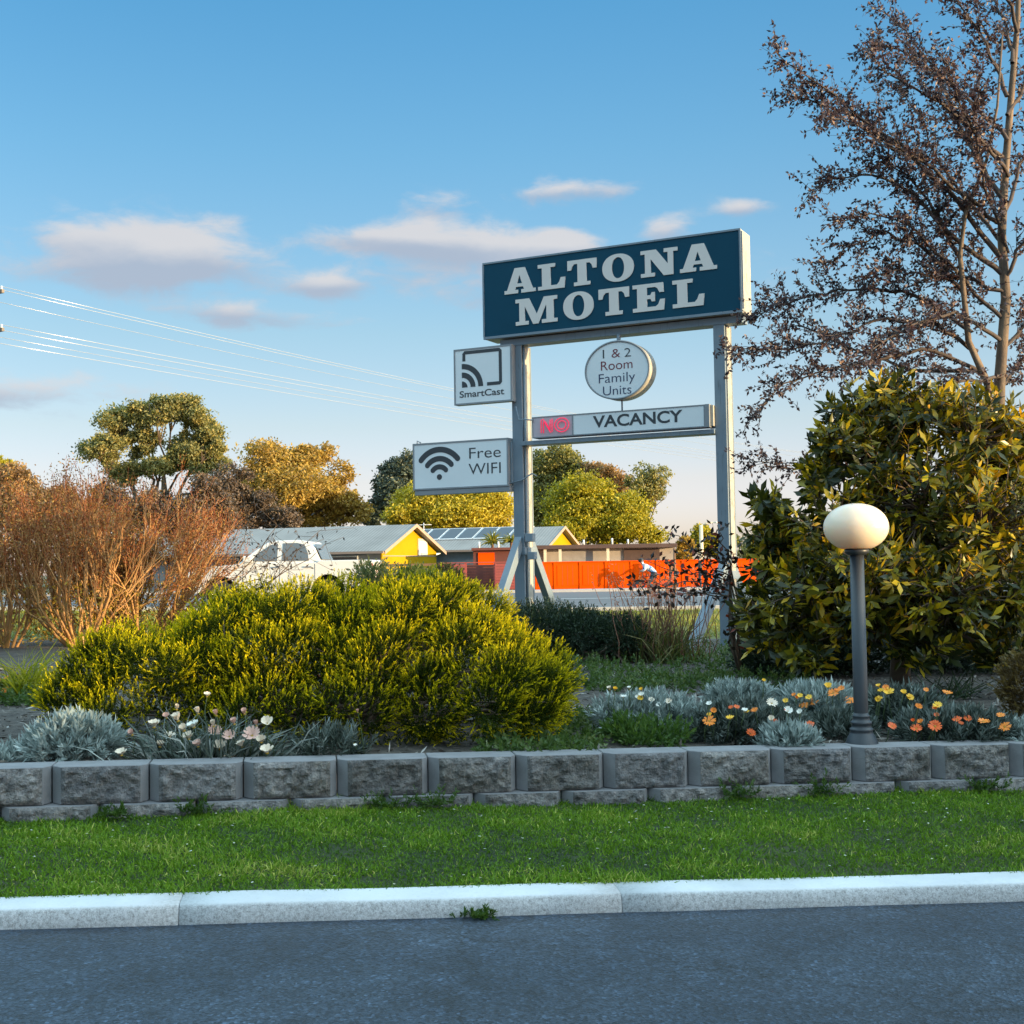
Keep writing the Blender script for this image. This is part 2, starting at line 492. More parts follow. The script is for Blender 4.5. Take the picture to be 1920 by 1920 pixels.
def sheet(name, xs, ys, zf, mat, kind='structure', label=None):
    vs = [(x, y, zf(x, y)) for y in ys for x in xs]
    nx = len(xs)
    fs = [(j * nx + i, j * nx + i + 1, (j + 1) * nx + i + 1, (j + 1) * nx + i) for j in range(len(ys) - 1) for i in range(nx - 1)]
    me = bpy.data.meshes.new(name); me.from_pydata([tuple(map(float, v)) for v in vs], [], fs)
    for p in me.polygons: p.use_smooth = True
    o = link_mesh(name, me, mat); tag(o, kind=kind)
    return o
XS = [-700, -300, -120, -60, -30, -20, -12, -9, -7, -5, -4, -3, -2, -1, 0, 1, 2, 3, 4, 5, 7, 9, 12, 20, 30, 60, 120, 300, 700]
# driveway asphalt (near), from behind the camera to the foot of the kerb
def sheet2(name, xs, fa, fb, n, mat):
    """Strip between two lines fa(x), fb(x) (functions giving points)."""
    vs = []
    for j in range(n + 1):
        for x in xs:
            a = np.array(fa(x), float); b = np.array(fb(x), float); vs.append(tuple(a + (b - a) * j / n))
    nx = len(xs)
    fs = [(j * nx + i, j * nx + i + 1, (j + 1) * nx + i + 1, (j + 1) * nx + i) for j in range(n) for i in range(nx - 1)]
    me = bpy.data.meshes.new(name); me.from_pydata(vs, [], fs)
    for p in me.polygons: p.use_smooth = True
    return tag(link_mesh(name, me, mat), kind='structure')
XN = [-60, -30, -12] + list(np.linspace(-9, 9, 37)) + [12, 19]
def kfoot(x, off=0.0, up=0.0):
    p = kerb_pt(x).copy(); p[2] = drive_z(x)
    nv = np.array((-KDIR[1], KDIR[0], 0)); p = p + nv * off; p[2] += up
    return p
sheet2('driveway', XN, lambda x: (x, -30, drive_z(x)), lambda x: kfoot(x, .05), 12, M['asphalt'])
# kerb: rounded concrete profile swept along the drive
def mat_kerb():
    m, n, l, b = new_mat('kerb_concrete')
    v = coords(n, l)
    f = noise(n, l, v, 60, 6, .7); g = noise(n, l, v, 2.2, 5); sp = noise(n, l, v, 170, 3, .8)
    c = ramp(n, l, g, [(.3, (.52, .52, .53)), (.7, (.66, .655, .66))])
    ge = n.new('ShaderNodeNewGeometry'); sx = n.new('ShaderNodeSeparateXYZ'); l.new(ge.outputs['Normal'], sx.inputs[0])
    face = ramp(n, l, sx.outputs[2], [(.55, (1, 1, 1)), (.93, (0, 0, 0))])     # the rough-cast face holds more dirt than the trowelled top
    dirt = ramp(n, l, mix_rgb(n, l, .5, f, sp), [(.38, (.42, .40, .38)), (.58, (.95, .94, .93))])
    c = mix_rgb(n, l, face, c, mix_rgb(n, l, 1.0, c, dirt, 'MULTIPLY'))
    c = mix_rgb(n, l, .6, c, ramp(n, l, f, [(.25, (.72, .71, .68)), (.45, (1, 1, 1))]), 'MULTIPLY')
    l.new(c, b.inputs['Base Color']); b.inputs['Roughness'].default_value = .8
    bump(n, l, mix_rgb(n, l, .5, f, sp), .55, .01, b)
    return m
M['kerb'] = mat_kerb()
KPROF = [(.02, -.05), (.0, .0), (.016, .058), (.022, .070), (.034, .078), (.09, .082), (.19, .085), (.21, .082), (.215, .0)]
def kerb_between(xa, xb):
    xs = np.linspace(xa, xb, max(2, int((xb - xa) / .25) + 1)); mb = MB(); vs = []; k = len(KPROF)
    for i, x in enumerate(xs):
        e = 0.004 if i in (0, len(xs) - 1) else 0
        for (o, u) in KPROF:
            vs.append(kfoot(x, o + e * .3 + .0035 * math.sin(x * 5.1 + o * 7), u - e + .002 * math.sin(x * 3.3)))
    fs = [(i * k + j, (i + 1) * k + j, (i + 1) * k + j + 1, i * k + j + 1) for i in range(len(xs) - 1) for j in range(k - 1)]
    fs += [tuple(range(k)), tuple(reversed(range((len(xs) - 1) * k, len(xs) * k)))]
    mb.add(vs, fs, 0, True)
    return mb
jx = [-9, -4.6, float(kfoot(PX(330, 5.3))[0]), float(PX(1155, 5.6)), 2.75, 5.2, 9]
mb = MB()
for a, b_ in zip(jx[:-1], jx[1:]):
    t = kerb_between(a + .002, b_ - .002); mb.add(t.v, t.f, 0, True)
tag(mb.build('kerb', M['kerb']), kind='structure')
# lawn between kerb and wall
def lawn_a(x): return kfoot(x, .205, .075)
def lawn_b(x):
    p = wall_top(x).copy(); p[1] += .06; p[2] = wall_z(x) - .245
    return p
def lawn_pt(x, t):
    a = lawn_a(x); b = lawn_b(x); p = a + (b - a) * t
    p[2] += .03 * math.sin(math.pi * t) + .008 * math.sin(x * 2.1 + t * 4)
    return p
vs = []; XL = list(np.linspace(-9, 9, 61)); nt = 8
for j in range(nt + 1):
    for x in XL: vs.append(tuple(lawn_pt(x, j / nt)))
fs = [(j * 61 + i, j * 61 + i + 1, (j + 1) * 61 + i + 1, (j + 1) * 61 + i) for j in range(nt) for i in range(60)]
me = bpy.data.meshes.new('lawn'); me.from_pydata(vs, [], fs)
for p in me.polygons: p.use_smooth = True
tag(link_mesh('lawn', me, M['turf']), kind='structure')
# garden bed behind the wall, verge, street, far ground
sheet2('garden_bed', XN, lambda x: (wall_top(x)[0], wall_top(x)[1] + .12, bed_z(x, 7)), lambda x: (x, 8, bed_z(x, 8)), 2, M['soil'])
sheet('garden_bed', XN, [8, 9, 10, 11, 12, 13, 14, 15, 16, 17], bed_z, M['soil'])
XF = [-700, -300, -120, -60, -30, -12, -6, 0, 20, 60, 120, 300, 700]
sheet('verge', [-700, -300, -120, -60, -30, -12, -6, 0, 20, 60, 120, 300, 700], [16.9, 18, 24, 31], lambda x, y: bed_z(x, y) - (.002 if y < 17 else 0), M['verge'])
def mat_street():
    m, n, l, b = new_mat('street_asphalt')
    v = coords(n, l, (.25, 1, 1))
    f = noise(n, l, v, 1.2, 6, .65); g = noise(n, l, v, 30, 3)
    c = ramp(n, l, f, [(.3, (.085, .085, .09)), (.7, (.16, .155, .155))])
    c = mix_rgb(n, l, .4, c, ramp(n, l, g, [(.3, (.6, .6, .6)), (.7, (1.2, 1.2, 1.2))]), 'MULTIPLY')
    l.new(c, b.inputs['Base Color']); b.inputs['Roughness'].default_value = .75
    return m
M['street'] = mat_street()
M['paint_line'] = mat_plain('road_paint', (.75, .75, .72), .7, var=.12, scale=8)
M['path'] = mat_plain('path_concrete', (.42, .40, .38), .85, var=.15, scale=2)
sheet('road', XF, [31, 40, 50, 60, 70], bed_z, M['street'])
def strip(name, y0, y1, dz, mat, x0=-200, x1=200):
    xs = [x0, -120, -60, -30, -12, -6, 0, 20, 60, 120, x1]
    ys = sorted(set([y0] + [y for y in (40, 50, 60, 70) if y0 < y < y1] + [y1]))
    return sheet(name, xs, ys, lambda x, y: bed_z(x, y) + dz, mat)
strip('road_marking', 48.6, 49.0, .006, M['paint_line'])
strip('road_marking', 34.1, 34.3, .006, M['paint_line'])
mb = MB()
for (xa, xb) in zip(XF[1:-2], XF[2:-1]):
    mb.box(xa, xb, 69.9, 70.2, -.2, .12, 0, lambda x, y, z: (x, y, z + bed_z(x, 70)))
tag(mb.build('kerb', M['path']), kind='structure')
mb = MB()
for (xa, xb) in zip(XF[1:-2], XF[2:-1]):
    mb.box(xa, xb, 30.8, 31.0, -.2, .10, 0, lambda x, y, z: (x, y, z + bed_z(x, 31)))
tag(mb.build('kerb', M['path']), kind='structure')
sheet('footpath', XF, [70.2, 73.4], lambda x, y: bed_z(x, 70) + .10, M['path'])
sheet('ground', XF, [73.39, 76, 85, 100, 130, 200, 400, 900], lambda x, y: bed_z(x, y) + .06, M['field'])

# ------------------------------------------------------------------ retaining wall of split-faced blocks
def mat_block():
    m, n, l, b = new_mat('split_block')
    v = coords(n, l)
    f = noise(n, l, v, 22, 8, .68); g = noise(n, l, v, 3.0, 4)
    w = n.new('ShaderNodeTexNoise'); w.inputs['Scale'].default_value = 60; w.inputs['Detail'].default_value = 5
    l.new(v, w.inputs['Vector'])
    c = ramp(n, l, f, [(.32, (.06, .058, .06)), (.5, (.19, .18, .18)), (.70, (.38, .355, .345))])
    c = mix_rgb(n, l, ramp(n, l, g, [(.5, (0, 0, 0)), (.85, (.35, .35, .35))]), c, (.38, .36, .34))
    oi = n.new('ShaderNodeObjectInfo')
    c = mix_rgb(n, l, 1.0, c, ramp(n, l, oi.outputs['Random'], [(0, (.78, .78, .80)), (.5, (1, .99, .97)), (1, (1.18, 1.13, 1.06))]), 'MULTIPLY')
    c = mix_rgb(n, l, 1.0, c, ramp(n, l, noise(n, l, v, 1.7, 4), [(.38, (.70, .68, .62)), (.55, (1, 1, 1))]), 'MULTIPLY')
    l.new(c, b.inputs['Base Color']); b.inputs['Roughness'].default_value = .9
    bump(n, l, mix_rgb(n, l, .45, f, w.outputs['Fac']), 1, .045, b)
    return m
M['block'] = mat_block()
M['block_smooth'] = mat_plain('smooth_block', (.205, .20, .205), .85, var=.16, scale=9, bmp=.3, bscale=150)
wall = thing('retaining_wall', 'low grey split-faced block retaining wall edging the garden bed', 'wall', wall_top(0) - np.array((0, 0, .25)))
WN = np.array((WDIR[1], -WDIR[0], 0)); WN = WN / np.linalg.norm(WN)           # towards the lawn
def block(xa, xb, ztop_off, hgt, out, chamL=.052, chamR=.034):
    """One block from x=xa to xb: rock face standing proud between smooth chamfered ends."""
    A = wall_top(xa).copy(); B = wall_top(xb).copy(); L = float(np.linalg.norm((B - A)[:2]))
    dirv = np.array(((B - A)[0], (B - A)[1], 0)) / L
    za = wall_z(xa) + ztop_off; zb = wall_z(xb) + ztop_off
    def pt(s, o, t):                                            # s along, o outwards, t 0..1 up
        p = A + dirv * s + WN * o
        p[2] = (za + (zb - za) * s / L) - hgt * (1 - t)
        return p
    g = .003
    mb = MB()
    # smooth body: trapezoid plan with angled ends
    plan = [(g, -.20), (g, -.060 + out), (chamL, .0 + out), (L - chamR, .0 + out), (L - g, -.055 + out), (L - g, -.20)]
    k = len(plan)
    mb.add([pt(s, o, 0) for s, o in plan] + [pt(s, o, 1) for s, o in plan],
           [tuple(range(k))[::-1], tuple(range(k, 2 * k))] + [(i, (i + 1) % k, k + (i + 1) % k, k + i) for i in range(k)], 0)
    me = mb.mesh('block', .003, 1)
    # split rock face, its own rough grid
    nx, nz = 34, 14
    rng = np.random.RandomState(int(abs(xa * 1000)) % 9999)
    ph = rng.rand(8) * 6.28
    V = []; F = []
    s0, s1 = chamL + .002, L - chamR - .002
    H = np.zeros((nz + 1, nx + 1))
    for oct_, amp in ((4, .009), (9, .007), (18, .006)):
        gz = max(2, int(oct_ * .5)); lat = rng.randn(gz + 2, oct_ + 2)
        for j in range(nz + 1):
            for i in range(nx + 1):
                u = i / nx * oct_; w = j / nz * gz; iu, iw = int(u), int(w); fu, fw = u - iu, w - iw
                H[j, i] += amp * ((lat[iw, iu] * (1 - fu) + lat[iw, iu + 1] * fu) * (1 - fw) + (lat[iw + 1, iu] * (1 - fu) + lat[iw + 1, iu + 1] * fu) * fw)
    for j in range(nz + 1):
        for i in range(nx + 1):
            edge = min(1, min(i, nx - i) / 2.0, min(j, nz - j) / 1.5)
            h = .003 + edge * (.014 + H[j, i])
            V.append(tuple(pt(s0 + (s1 - s0) * i / nx, out + max(.002, h), .012 + .976 * j / nz)))
    for j in range(nz):
        for i in range(nx):
            a = j * (nx + 1) + i; F.append((a, a + 1, a + nx + 2, a + nx + 1))
    m2 = MB(); m2.add(V, F, 1, False)
    bm = bmesh.new(); bm.from_mesh(me); bm2 = m2.mesh('tmp'); bm.from_mesh(bm2); bm.to_mesh(me); bm.free()
    link_mesh('block', me, [M['block_smooth'], M['block']], wall)
bounds = [93, 277, 455, 632, 804, 970, 1135, 1295, 1452, 1605, 1755, 1902]
bx_ = [float(P(px, 1430, wallY(px))[0]) for px in bounds]
wpitch = (bx_[-1] - bx_[0]) / (len(bx_) - 1)
bx_ = [bx_[0] - wpitch * k for k in range(5, 0, -1)] + bx_ + [bx_[-1] + wpitch * k for k in range(1, 5)]
for a, b_ in zip(bx_[:-1], bx_[1:]): block(a, b_, 0, .187, 0)
off = wpitch * .5
for a, b_ in zip(bx_[:-1], bx_[1:]): block(a + off, b_ + off, -.189, .18, .035)

# ------------------------------------------------------------------ garden lamp
LY = 7.35
lb = P(1616, 1392, LY); LZ = bed_z(lb[0], LY)
M['lamp_paint'] = mat_plain('dark_grey_paint', (.030, .034, .040), .42, var=.12, scale=6, bmp=.05)
def mat_globe():
    m, n, l, b = new_mat('opal_globe')
    b.inputs['Base Color'].default_value = (.70, .58, .46, 1)
    b.inputs['Roughness'].default_value = .28
    b.inputs['Subsurface Weight'].default_value = 1.0
    b.inputs['Subsurface Radius'].default_value = (.30, .24, .16)
    b.inputs['Subsurface Scale'].default_value = 1.0
    return m
M['globe'] = mat_globe()
lamp = thing('garden_lamp', 'dark grey garden lamp post with white opal globe behind the block wall', 'lamp', (lb[0], LY, LZ))
LH = PZ(1601, 1033, LY) - LZ
mb = MB()
mb.lathe([(0, 0), (.098, 0), (.098, .012), (.092, .03), (.080, .06), (.066, .085), (.062, .095), (.066, .100), (.066, .112), (.056, .116), (.054, .135),
          (.060, .139), (.060, .150), (.050, .156), (.046, .175), (.048, .178), (.048, .186), (.041, .190), (.041, .2), (0, .2)], (lb[0], LY, LZ), 40)
mb.build('base', M['lamp_paint'], lamp)
mb = MB(); mb.lathe([(.0405, .199), (.0395, LH - .02), (0, LH - .02)], (lb[0], LY, LZ), 32); mb.build('post', M['lamp_paint'], lamp)
mb = MB(); mb.lathe([(0, LH - .026), (.042, LH - .025), (.068, LH - .012), (.070, LH + .008), (.062, LH + .012), (0, LH + .012)], (lb[0], LY, LZ), 36)
mb.build('collar', M['lamp_paint'], lamp)
mb = MB()
rg, hg = .183, .137
prof = []
for i in range(29):
    a = -math.radians(64) + (math.radians(154)) * i / 28
    prof.append((max(0.0005, rg * math.cos(a) ** .95 if i < 28 else .0005), LH + .013 + hg * (math.sin(a) + math.sin(math.radians(64)))))
mb.lathe(prof, (lb[0], LY, LZ), 48); mb.build('globe', M['globe'], lamp)

# ------------------------------------------------------------------ motel sign
SYL, SYR = 17.0, 15.4
sA = np.array((PX(913.5, SYL), SYL)); sB = np.array((PX(1403.5, SYR), SYR))
SU = (sB - sA) / np.linalg.norm(sB - sA); SN = np.array((SU[1], -SU[0]))      # SN points to the viewer's side
def S(u, n_, w):
    """Sign frame -> world: u along the sign, n_ out of its face, w height."""
    return (sA[0] + SU[0] * u + SN[0] * n_, sA[1] + SU[1] * u + SN[1] * n_, w)
def SP(px, py, n_=0.0):
    """(u, height) where the direction of photo pixel px,py meets the sign's plane."""
    d = ray(px, py); o = sA + SN * n_
    t = np.dot(o - CAM[:2], SN) / np.dot(d[:2], SN)
    q = CAM + d * t
    return float(np.dot(q[:2] - sA, SU)), float(q[2])
def sbox(mb, u0, u1, w0, w1, n0, n1, mi=0):
    mb.box(u0, u1, n0, n1, w0, w1, mi, S)
def mat_steel():
    m, n, l, b = new_mat('grey_sign_paint')
    v = coords(n, l)
    f = noise(n, l, v, 2.5, 6); st = noise(n, l, coords(n, l, (6, 6, .6)), 6, 5, .7)
    c = ramp(n, l, f, [(.3, (.15, .20, .245)), (.7, (.205, .255, .30))])
    c = mix_rgb(n, l, .8, c, ramp(n, l, st, [(.28, (.45, .42, .38)), (.42, (1, 1, 1))]), 'MULTIPLY')
    l.new(c, b.inputs['Base Color']); b.inputs['Roughness'].default_value = .45
    return m
M['steel'] = mat_steel()
M['steel_dark'] = mat_plain('grey_trim', (.22, .24, .26), .45, var=.1)
M['blue_face'] = mat_plain('navy_sign_face', (.0, .050, .090), .45, var=.06, scale=2, spec=.2)
M['letter_white'] = mat_plain('sign_lettering', (.66, .62, .58), .5, var=.03)
M['face_white'] = mat_plain('acrylic_face', (.70, .75, .77), .4, var=.04, scale=1.5)
M['ink'] = mat_plain('dark_ink', (.035, .042, .05), .5, var=.05)
M['ink_blue'] = mat_plain('blue_ink', (.03, .045, .10), .5, var=.05)
M['ink_red'] = mat_plain('maroon_ink', (.16, .018, .03), .5, var=.05)
def mat_end():
    m, n, l, b = new_mat('weathered_end')
    v = coords(n, l)
    f = noise(n, l, v, 6, 8, .75); g = noise(n, l, coords(n, l, (1, 1, .5)), 14, 6, .7)
    c = ramp(n, l, f, [(.36, (.26, .245, .21)), (.5, (.40, .375, .32))])
    c = mix_rgb(n, l, .7, c, ramp(n, l, g, [(.34, (.40, .36, .30)), (.42, (1, 1, 1))]), 'MULTIPLY')
    l.new(c, b.inputs['Base Color']); b.inputs['Roughness'].default_value = .55
    return m
M['weathered'] = mat_end()

# frame: two posts, braces, rails
uL0, _ = SP(960, 700, -.12); uL1, _ = SP(979, 700, -.12)
uR0, _ = SP(1338.5, 650, -.12); uR1, _ = SP(1360, 650, -.12)
uL0b, wbb = SP(935, 646, -.05); uR1b, _ = SP(1390, 592, -.05)
g0 = .38
_, wcb = SP(1150, 612, 0)                                   # underside of the main cabinet
wBL = SP(918, 638, 0)[1]; wBR = SP(1405, 581, 0)[1]; wC0 = (wBL + wBR) / 2
wTL = SP(913.5, 495, 0)[1]; wTR = SP(1403, 424, 0)[1]; wC1 = (wTL + wTR) / 2
UC1 = float(np.linalg.norm(sB - sA)); NB = -.40
frame = thing('sign_frame', 'grey steel frame of two braced posts carrying the motel signs', 'sign frame', S((uL0 + uR1) / 2, -.2, g0))
for (a, b_) in ((uL0, uL1), (uR0, uR1)):
    mb = MB(); wt = wC0 - .10
    sbox(mb, a, b_, g0, wt, -.13, -.10); sbox(mb, a, b_, g0, wt, -.40, -.37)       # flanges
    sbox(mb, a + .012, b_ - .03, g0, wt, -.37, -.13)                               # web box
    sbox(mb, b_ - .025, b_ - .003, g0, wt, -.365, -.20, 1)                         # weathered side plate
    mb.build('post', [M['steel'], M['weathered']], frame, .006)
    for sgn in (1, -1):
        uc = (a + b_) / 2; top = 1.80 if a < 1 else 1.42
        n0 = -.10 if sgn > 0 else -.40; n1 = n0 + sgn * (1.42 if (a > 1 and sgn > 0) else 1.08)
        mb = MB(); A_ = Vector(S(uc, n0 - sgn * .02, top)); B_ = Vector(S(uc, n1, g0))
        d_ = (B_ - A_).normalized()
        mb.beam(A_, B_, .13, .10, up=(SU[0], SU[1], 0)) if False else mb.beam(A_, B_, .10, .13, up=d_.cross(Vector((SU[0], SU[1], 0))))
        mb.build('brace', M['steel'], frame, .006)
    mb = MB(); sbox(mb, a - .015, b_ + .015, 1.60 if a < 1 else 1.25, 1.70 if a < 1 else 1.35, -.415, -.085); mb.build('clamp', M['steel'], frame, .005)
mb = MB(); sbox(mb, uL0b, uR1b, wC0 - .105, wC0 - .015, -.31, -.09); mb.build('top_rail', M['steel'], frame, .005)
wv0 = SP(1165, 816, 0)[1]
mb = MB(); sbox(mb, uL1, uR0, wv0 - .045, wv0 + .01, -.30, -.06); mb.build('middle_rail', M['steel'], frame, .004)
# conduit and junction boxes on the left post
mb = MB(); mb.tube([S(uL1 + .012, -.155, g0), S(uL1 + .012, -.155, wC0 - .12)], .014, 10)
c0 = SP(967, 762); c1 = SP(1000, 788)
mb.tube([S(c0[0], .0, c0[1]), S(c0[0] + .03, -.02, c0[1] - .18), S((c0[0] + c1[0]) / 2, .0, c1[1] + .02), S(c1[0], .0, c1[1])], .010, 8)
c0 = SP(955, 905); c1 = SP(992, 887)
mb.tube([S(c0[0] - .02, -.03, c0[1] - .01), S((c0[0] + c1[0]) / 2, -.075, c0[1] + .03), S(c1[0], -.09, c1[1]), S(c1[0] + .01, -.2, c1[1] - .03)], .011, 8)
mb.build('conduit', M['steel'], frame)
for (px, py, s_) in ((994, 1008, .055), (998, 1042, .05)):
    c0 = SP(px, py, -.1); mb = MB(); sbox(mb, c0[0] - s_, c0[0] + s_, c0[1] - s_, c0[1] + s_, -.15, -.06); mb.build('junction_box', M['steel'], frame, .006)

# main cabinet
cab = thing('motel_sign', 'large navy lightbox sign reading ALTONA MOTEL in white slab letters', 'sign', S(UC1 / 2, -.2, wC0))
mb = MB(); sbox(mb, 0, UC1, wC0, wC1, NB, -.012, 0)
mb.build('cabinet', M['weathered'], cab, .008)
mb = MB(); e = .035
sbox(mb, 0, UC1, wC1 - .022, wC1 + .004, -.02, .012); sbox(mb, 0, UC1, wC0 - .004, wC0 + .03, -.02, .012)
sbox(mb, -.004, .018, wC0 + .03, wC1 - .022, -.02, .012); sbox(mb, UC1 - .022, UC1 + .003, wC0 + .03, wC1 - .022, -.02, .012)
mb.build('trim', M['steel'], cab, .003)
mb = MB(); sbox(mb, .018, UC1 - .022, wC0 + .03, wC1 - .022, -.012, .0); mb.build('face', M['blue_face'], cab)
us, _ = SP(1391, 500)
mb = MB(); sbox(mb, us - .014, us + .014, wC0 + .04, wC1 - .035, 0, .006); mb.build('join_strip', M['steel'], cab)
for px, py in ((994, 482), (1321, 434)):
    c0 = SP(px, py - 1, -.2); mb = MB(); sbox(mb, c0[0] - .02, c0[0] + .02, wC1 + .0, wC1 + .03, -.22, -.17); mb.build('lifting_lug', M['steel_dark'], cab, .004)

# slab-serif letters, drawn on a unit box 0..1 x 0..1
def ell(cx, cy, rx, ry, k=40, p=2.0):
    out = []
    for i in range(k):
        a = 2 * math.pi * i / k; c, s_ = math.cos(a), math.sin(a)
        out.append((cx + rx * math.copysign(abs(c) ** (2 / p), c), cy + ry * math.copysign(abs(s_) ** (2 / p), s_)))
    return out
GLYPH = {
    'A': [[(0, 0), (.44, 0), (.44, .14), (.345, .14), (.375, .25), (.60, .25), (.635, .14), (.54, .14), (.54, 0), (1, 0), (1, .14), (.915, .14), (.665, 1), (.335, 1), (.085, .14), (0, .14)],
          [(.405, .38), (.49, .71), (.57, .38)]],
    'L': [[(0, 0), (.97, 0), (1, .42), (.84, .42), (.78, .25), (.70, .15), (.47, .15), (.47, .86), (.64, .86), (.64, 1), (0, 1), (0, .86), (.15, .86), (.15, .14), (0, .14)]],
    'T': [[(.22, 0), (.78, 0), (.78, .14), (.655, .14), (.655, .85), (.76, .85), (.83, .77), (.87, .62), (1, .62), (1, 1), (0, 1), (0, .62), (.13, .62), (.17, .77), (.24, .85), (.345, .85), (.345, .14), (.22, .14)]],
    'O': [ell(.5, .5, .5, .53, p=2.15), ell(.5, .5, .195, .40, p=2.1)],
    'N': [[(0, 0), (.38, 0), (.38, .14), (.275, .14), (.275, .66), (.62, 0), (.885, 0), (.885, .86), (1, .86), (1, 1), (.63, 1), (.63, .86), (.735, .86), (.735, .42), (.42, 1), (0, 1), (0, .86), (.115, .86), (.115, .14), (0, .14)]],
    'M': [[(0, 0), (.31, 0), (.31, .14), (.225, .14), (.225, .70), (.42, 0), (.55, 0), (.74, .70), (.74, .14), (.63, .14), (.63, 0), (1, 0), (1, .14), (.915, .14), (.915, .86), (1, .86), (1, 1), (.685, 1), (.51, .37), (.33, 1), (0, 1), (0, .86), (.09, .86), (.09, .14), (0, .14)]],
    'E': [[(0, 0), (.98, 0), (1, .40), (.86, .40), (.80, .22), (.72, .15), (.45, .15), (.45, .44), (.56, .44), (.60, .34), (.70, .34), (.70, .68), (.60, .68), (.56, .58), (.45, .58), (.45, .86), (.70, .86), (.78, .80), (.84, .65), (.98, .65), (.96, 1), (0, 1), (0, .86), (.14, .86), (.14, .14), (0, .14)]],
}
def flat_shape(polys, depth):
    """2-D outlines (first outer, others holes) -> thin solid mesh lying in its XY plane."""
    cu = bpy.data.curves.new('outline', 'CURVE'); cu.dimensions = '2D'; cu.fill_mode = 'BOTH'; cu.extrude = depth / 2
    for pl in polys:
        sp = cu.splines.new('POLY'); sp.points.add(len(pl) - 1); sp.use_cyclic_u = True
        for q, (x, y) in zip(sp.points, pl): q.co = (x, y, 0, 1)
    o = bpy.data.objects.new('outline', cu); COL.objects.link(o)
    dg = bpy.context.evaluated_depsgraph_get()
    me = bpy.data.meshes.new_from_object(o.evaluated_get(dg))
    bpy.data.objects.remove(o); bpy.data.curves.remove(cu)
    return me
def text_shape(s, depth, weight=0.0):
    cu = bpy.data.curves.new('words', 'FONT'); cu.body = s; cu.fill_mode = 'BOTH'; cu.extrude = depth / 2; cu.offset = weight
    cu.resolution_u = 6
    o = bpy.data.objects.new('words', cu); COL.objects.link(o)
    dg = bpy.context.evaluated_depsgraph_get()
    me = bpy.data.meshes.new_from_object(o.evaluated_get(dg))
    bpy.data.objects.remove(o); bpy.data.curves.remove(cu)
    return me
def on_sign(me, u0, u1, w0, w1, n_, depth, fit=True):
    """Scale a flat XY mesh into the box u0..u1, w0..w1 on the sign plane."""
    k = len(me.vertices); co = np.empty(k * 3); me.vertices.foreach_get('co', co); co = co.reshape(-1, 3)
    if fit: mn = co.min(0); mx = co.max(0)
    else: mn = np.zeros(3); mx = np.ones(3)
    mz = co[:, 2].min(); dz = max(co[:, 2].max() - mz, 1e-9)
    u = u0 + (co[:, 0] - mn[0]) / (mx[0] - mn[0]) * (u1 - u0); w = w0 + (co[:, 1] - mn[1]) / (mx[1] - mn[1]) * (w1 - w0)
    nn = n_ + (co[:, 2] - mz) / dz * depth
    out = np.stack([sA[0] + SU[0] * u + SN[0] * nn, sA[1] + SU[1] * u + SN[1] * nn, w], 1)
    me.vertices.foreach_set('co', out.ravel()); me.update()
    return me
def join_meshes(ms, name):
    bm = bmesh.new()
    for m_ in ms: bm.from_mesh(m_)
    me = bpy.data.meshes.new(name); bm.to_mesh(me); bm.free()
    for m_ in ms: bpy.data.meshes.remove(m_)
    return me
def Z7(x, y): return 900 + x / 3.5556, 400 + y / 3.5556      # enlarged crop -> photo pixel
rowA = [('A', 165, 372), ('L', 388, 570), ('T', 585, 780), ('O', 817, 1028), ('N', 1073, 1320), ('A', 1333, 1580)]
rowM = [('M', 240, 518), ('O', 557, 760), ('T', 793, 997), ('E', 1020, 1233), ('L', 1285, 1497)]
def word(row, bl, tp, name):
    ms = []
    w0 = np.mean([SP(*Z7(*q))[1] for q in bl]); w1 = np.mean([SP(*Z7(*q))[1] for q in tp])
    for (ch, x0, x1) in row:
        ym = (bl[0][1] + tp[0][1]) / 2 + (x0 - bl[0][0]) * -.135
        u0 = SP(*Z7(x0, ym))[0]; u1 = SP(*Z7(x1, ym))[0]
        ms.append(on_sign(flat_shape(GLYPH[ch], .02), u0, u1, w0, w1, .0005, .012, fit=False))
    return link_mesh(name, join_meshes(ms, name), M['letter_white'], cab)
word(rowA, [(175, 550), (370, 523), (1580, 358)], [(280, 366), (500, 336), (1470, 193)], 'lettering')
word(rowM, [(250, 755), (518, 722), (1495, 605)], [(245, 580), (505, 548), (1405, 432)], 'lettering')

def cabinet(name, label, q, n0, n1, frame_t=.022, face='face_white', cat='sign'):
    """Lightbox with trim round a white face; q = photo pixels of its four front corners TL, TR, BR, BL."""
    pts = [SP(*p_, n1) for p_ in q]
    u0 = (pts[0][0] + pts[3][0]) / 2; u1 = (pts[1][0] + pts[2][0]) / 2
    w1 = (pts[0][1] + pts[1][1]) / 2; w0 = (pts[2][1] + pts[3][1]) / 2
    t = thing(name, label, cat, S((u0 + u1) / 2, (n0 + n1) / 2, w0))
    mb = MB(); f = frame_t
    sbox(mb, u0, u1, w0, w1, n0, n1 - .014); mb.build('cabinet', M['steel_dark'] if name != 'no_vacancy_sign' else M['steel'], t, .004)
    mb = MB()
    sbox(mb, u0, u1, w1 - f, w1, n1 - .014, n1); sbox(mb, u0, u1, w0, w0 + f, n1 - .014, n1)
    sbox(mb, u0, u0 + f, w0 + f, w1 - f, n1 - .014, n1); sbox(mb, u1 - f, u1, w0 + f, w1 - f, n1 - .014, n1)
    mb.build('trim', M['steel_dark'], t, .002)
    mb = MB(); sbox(mb, u0 + f, u1 - f, w0 + f, w1 - f, n1 - .0135, n1 - .006); mb.build('face', M[face], t)
    return t, (u0, u1, w0, w1), n1 - .006
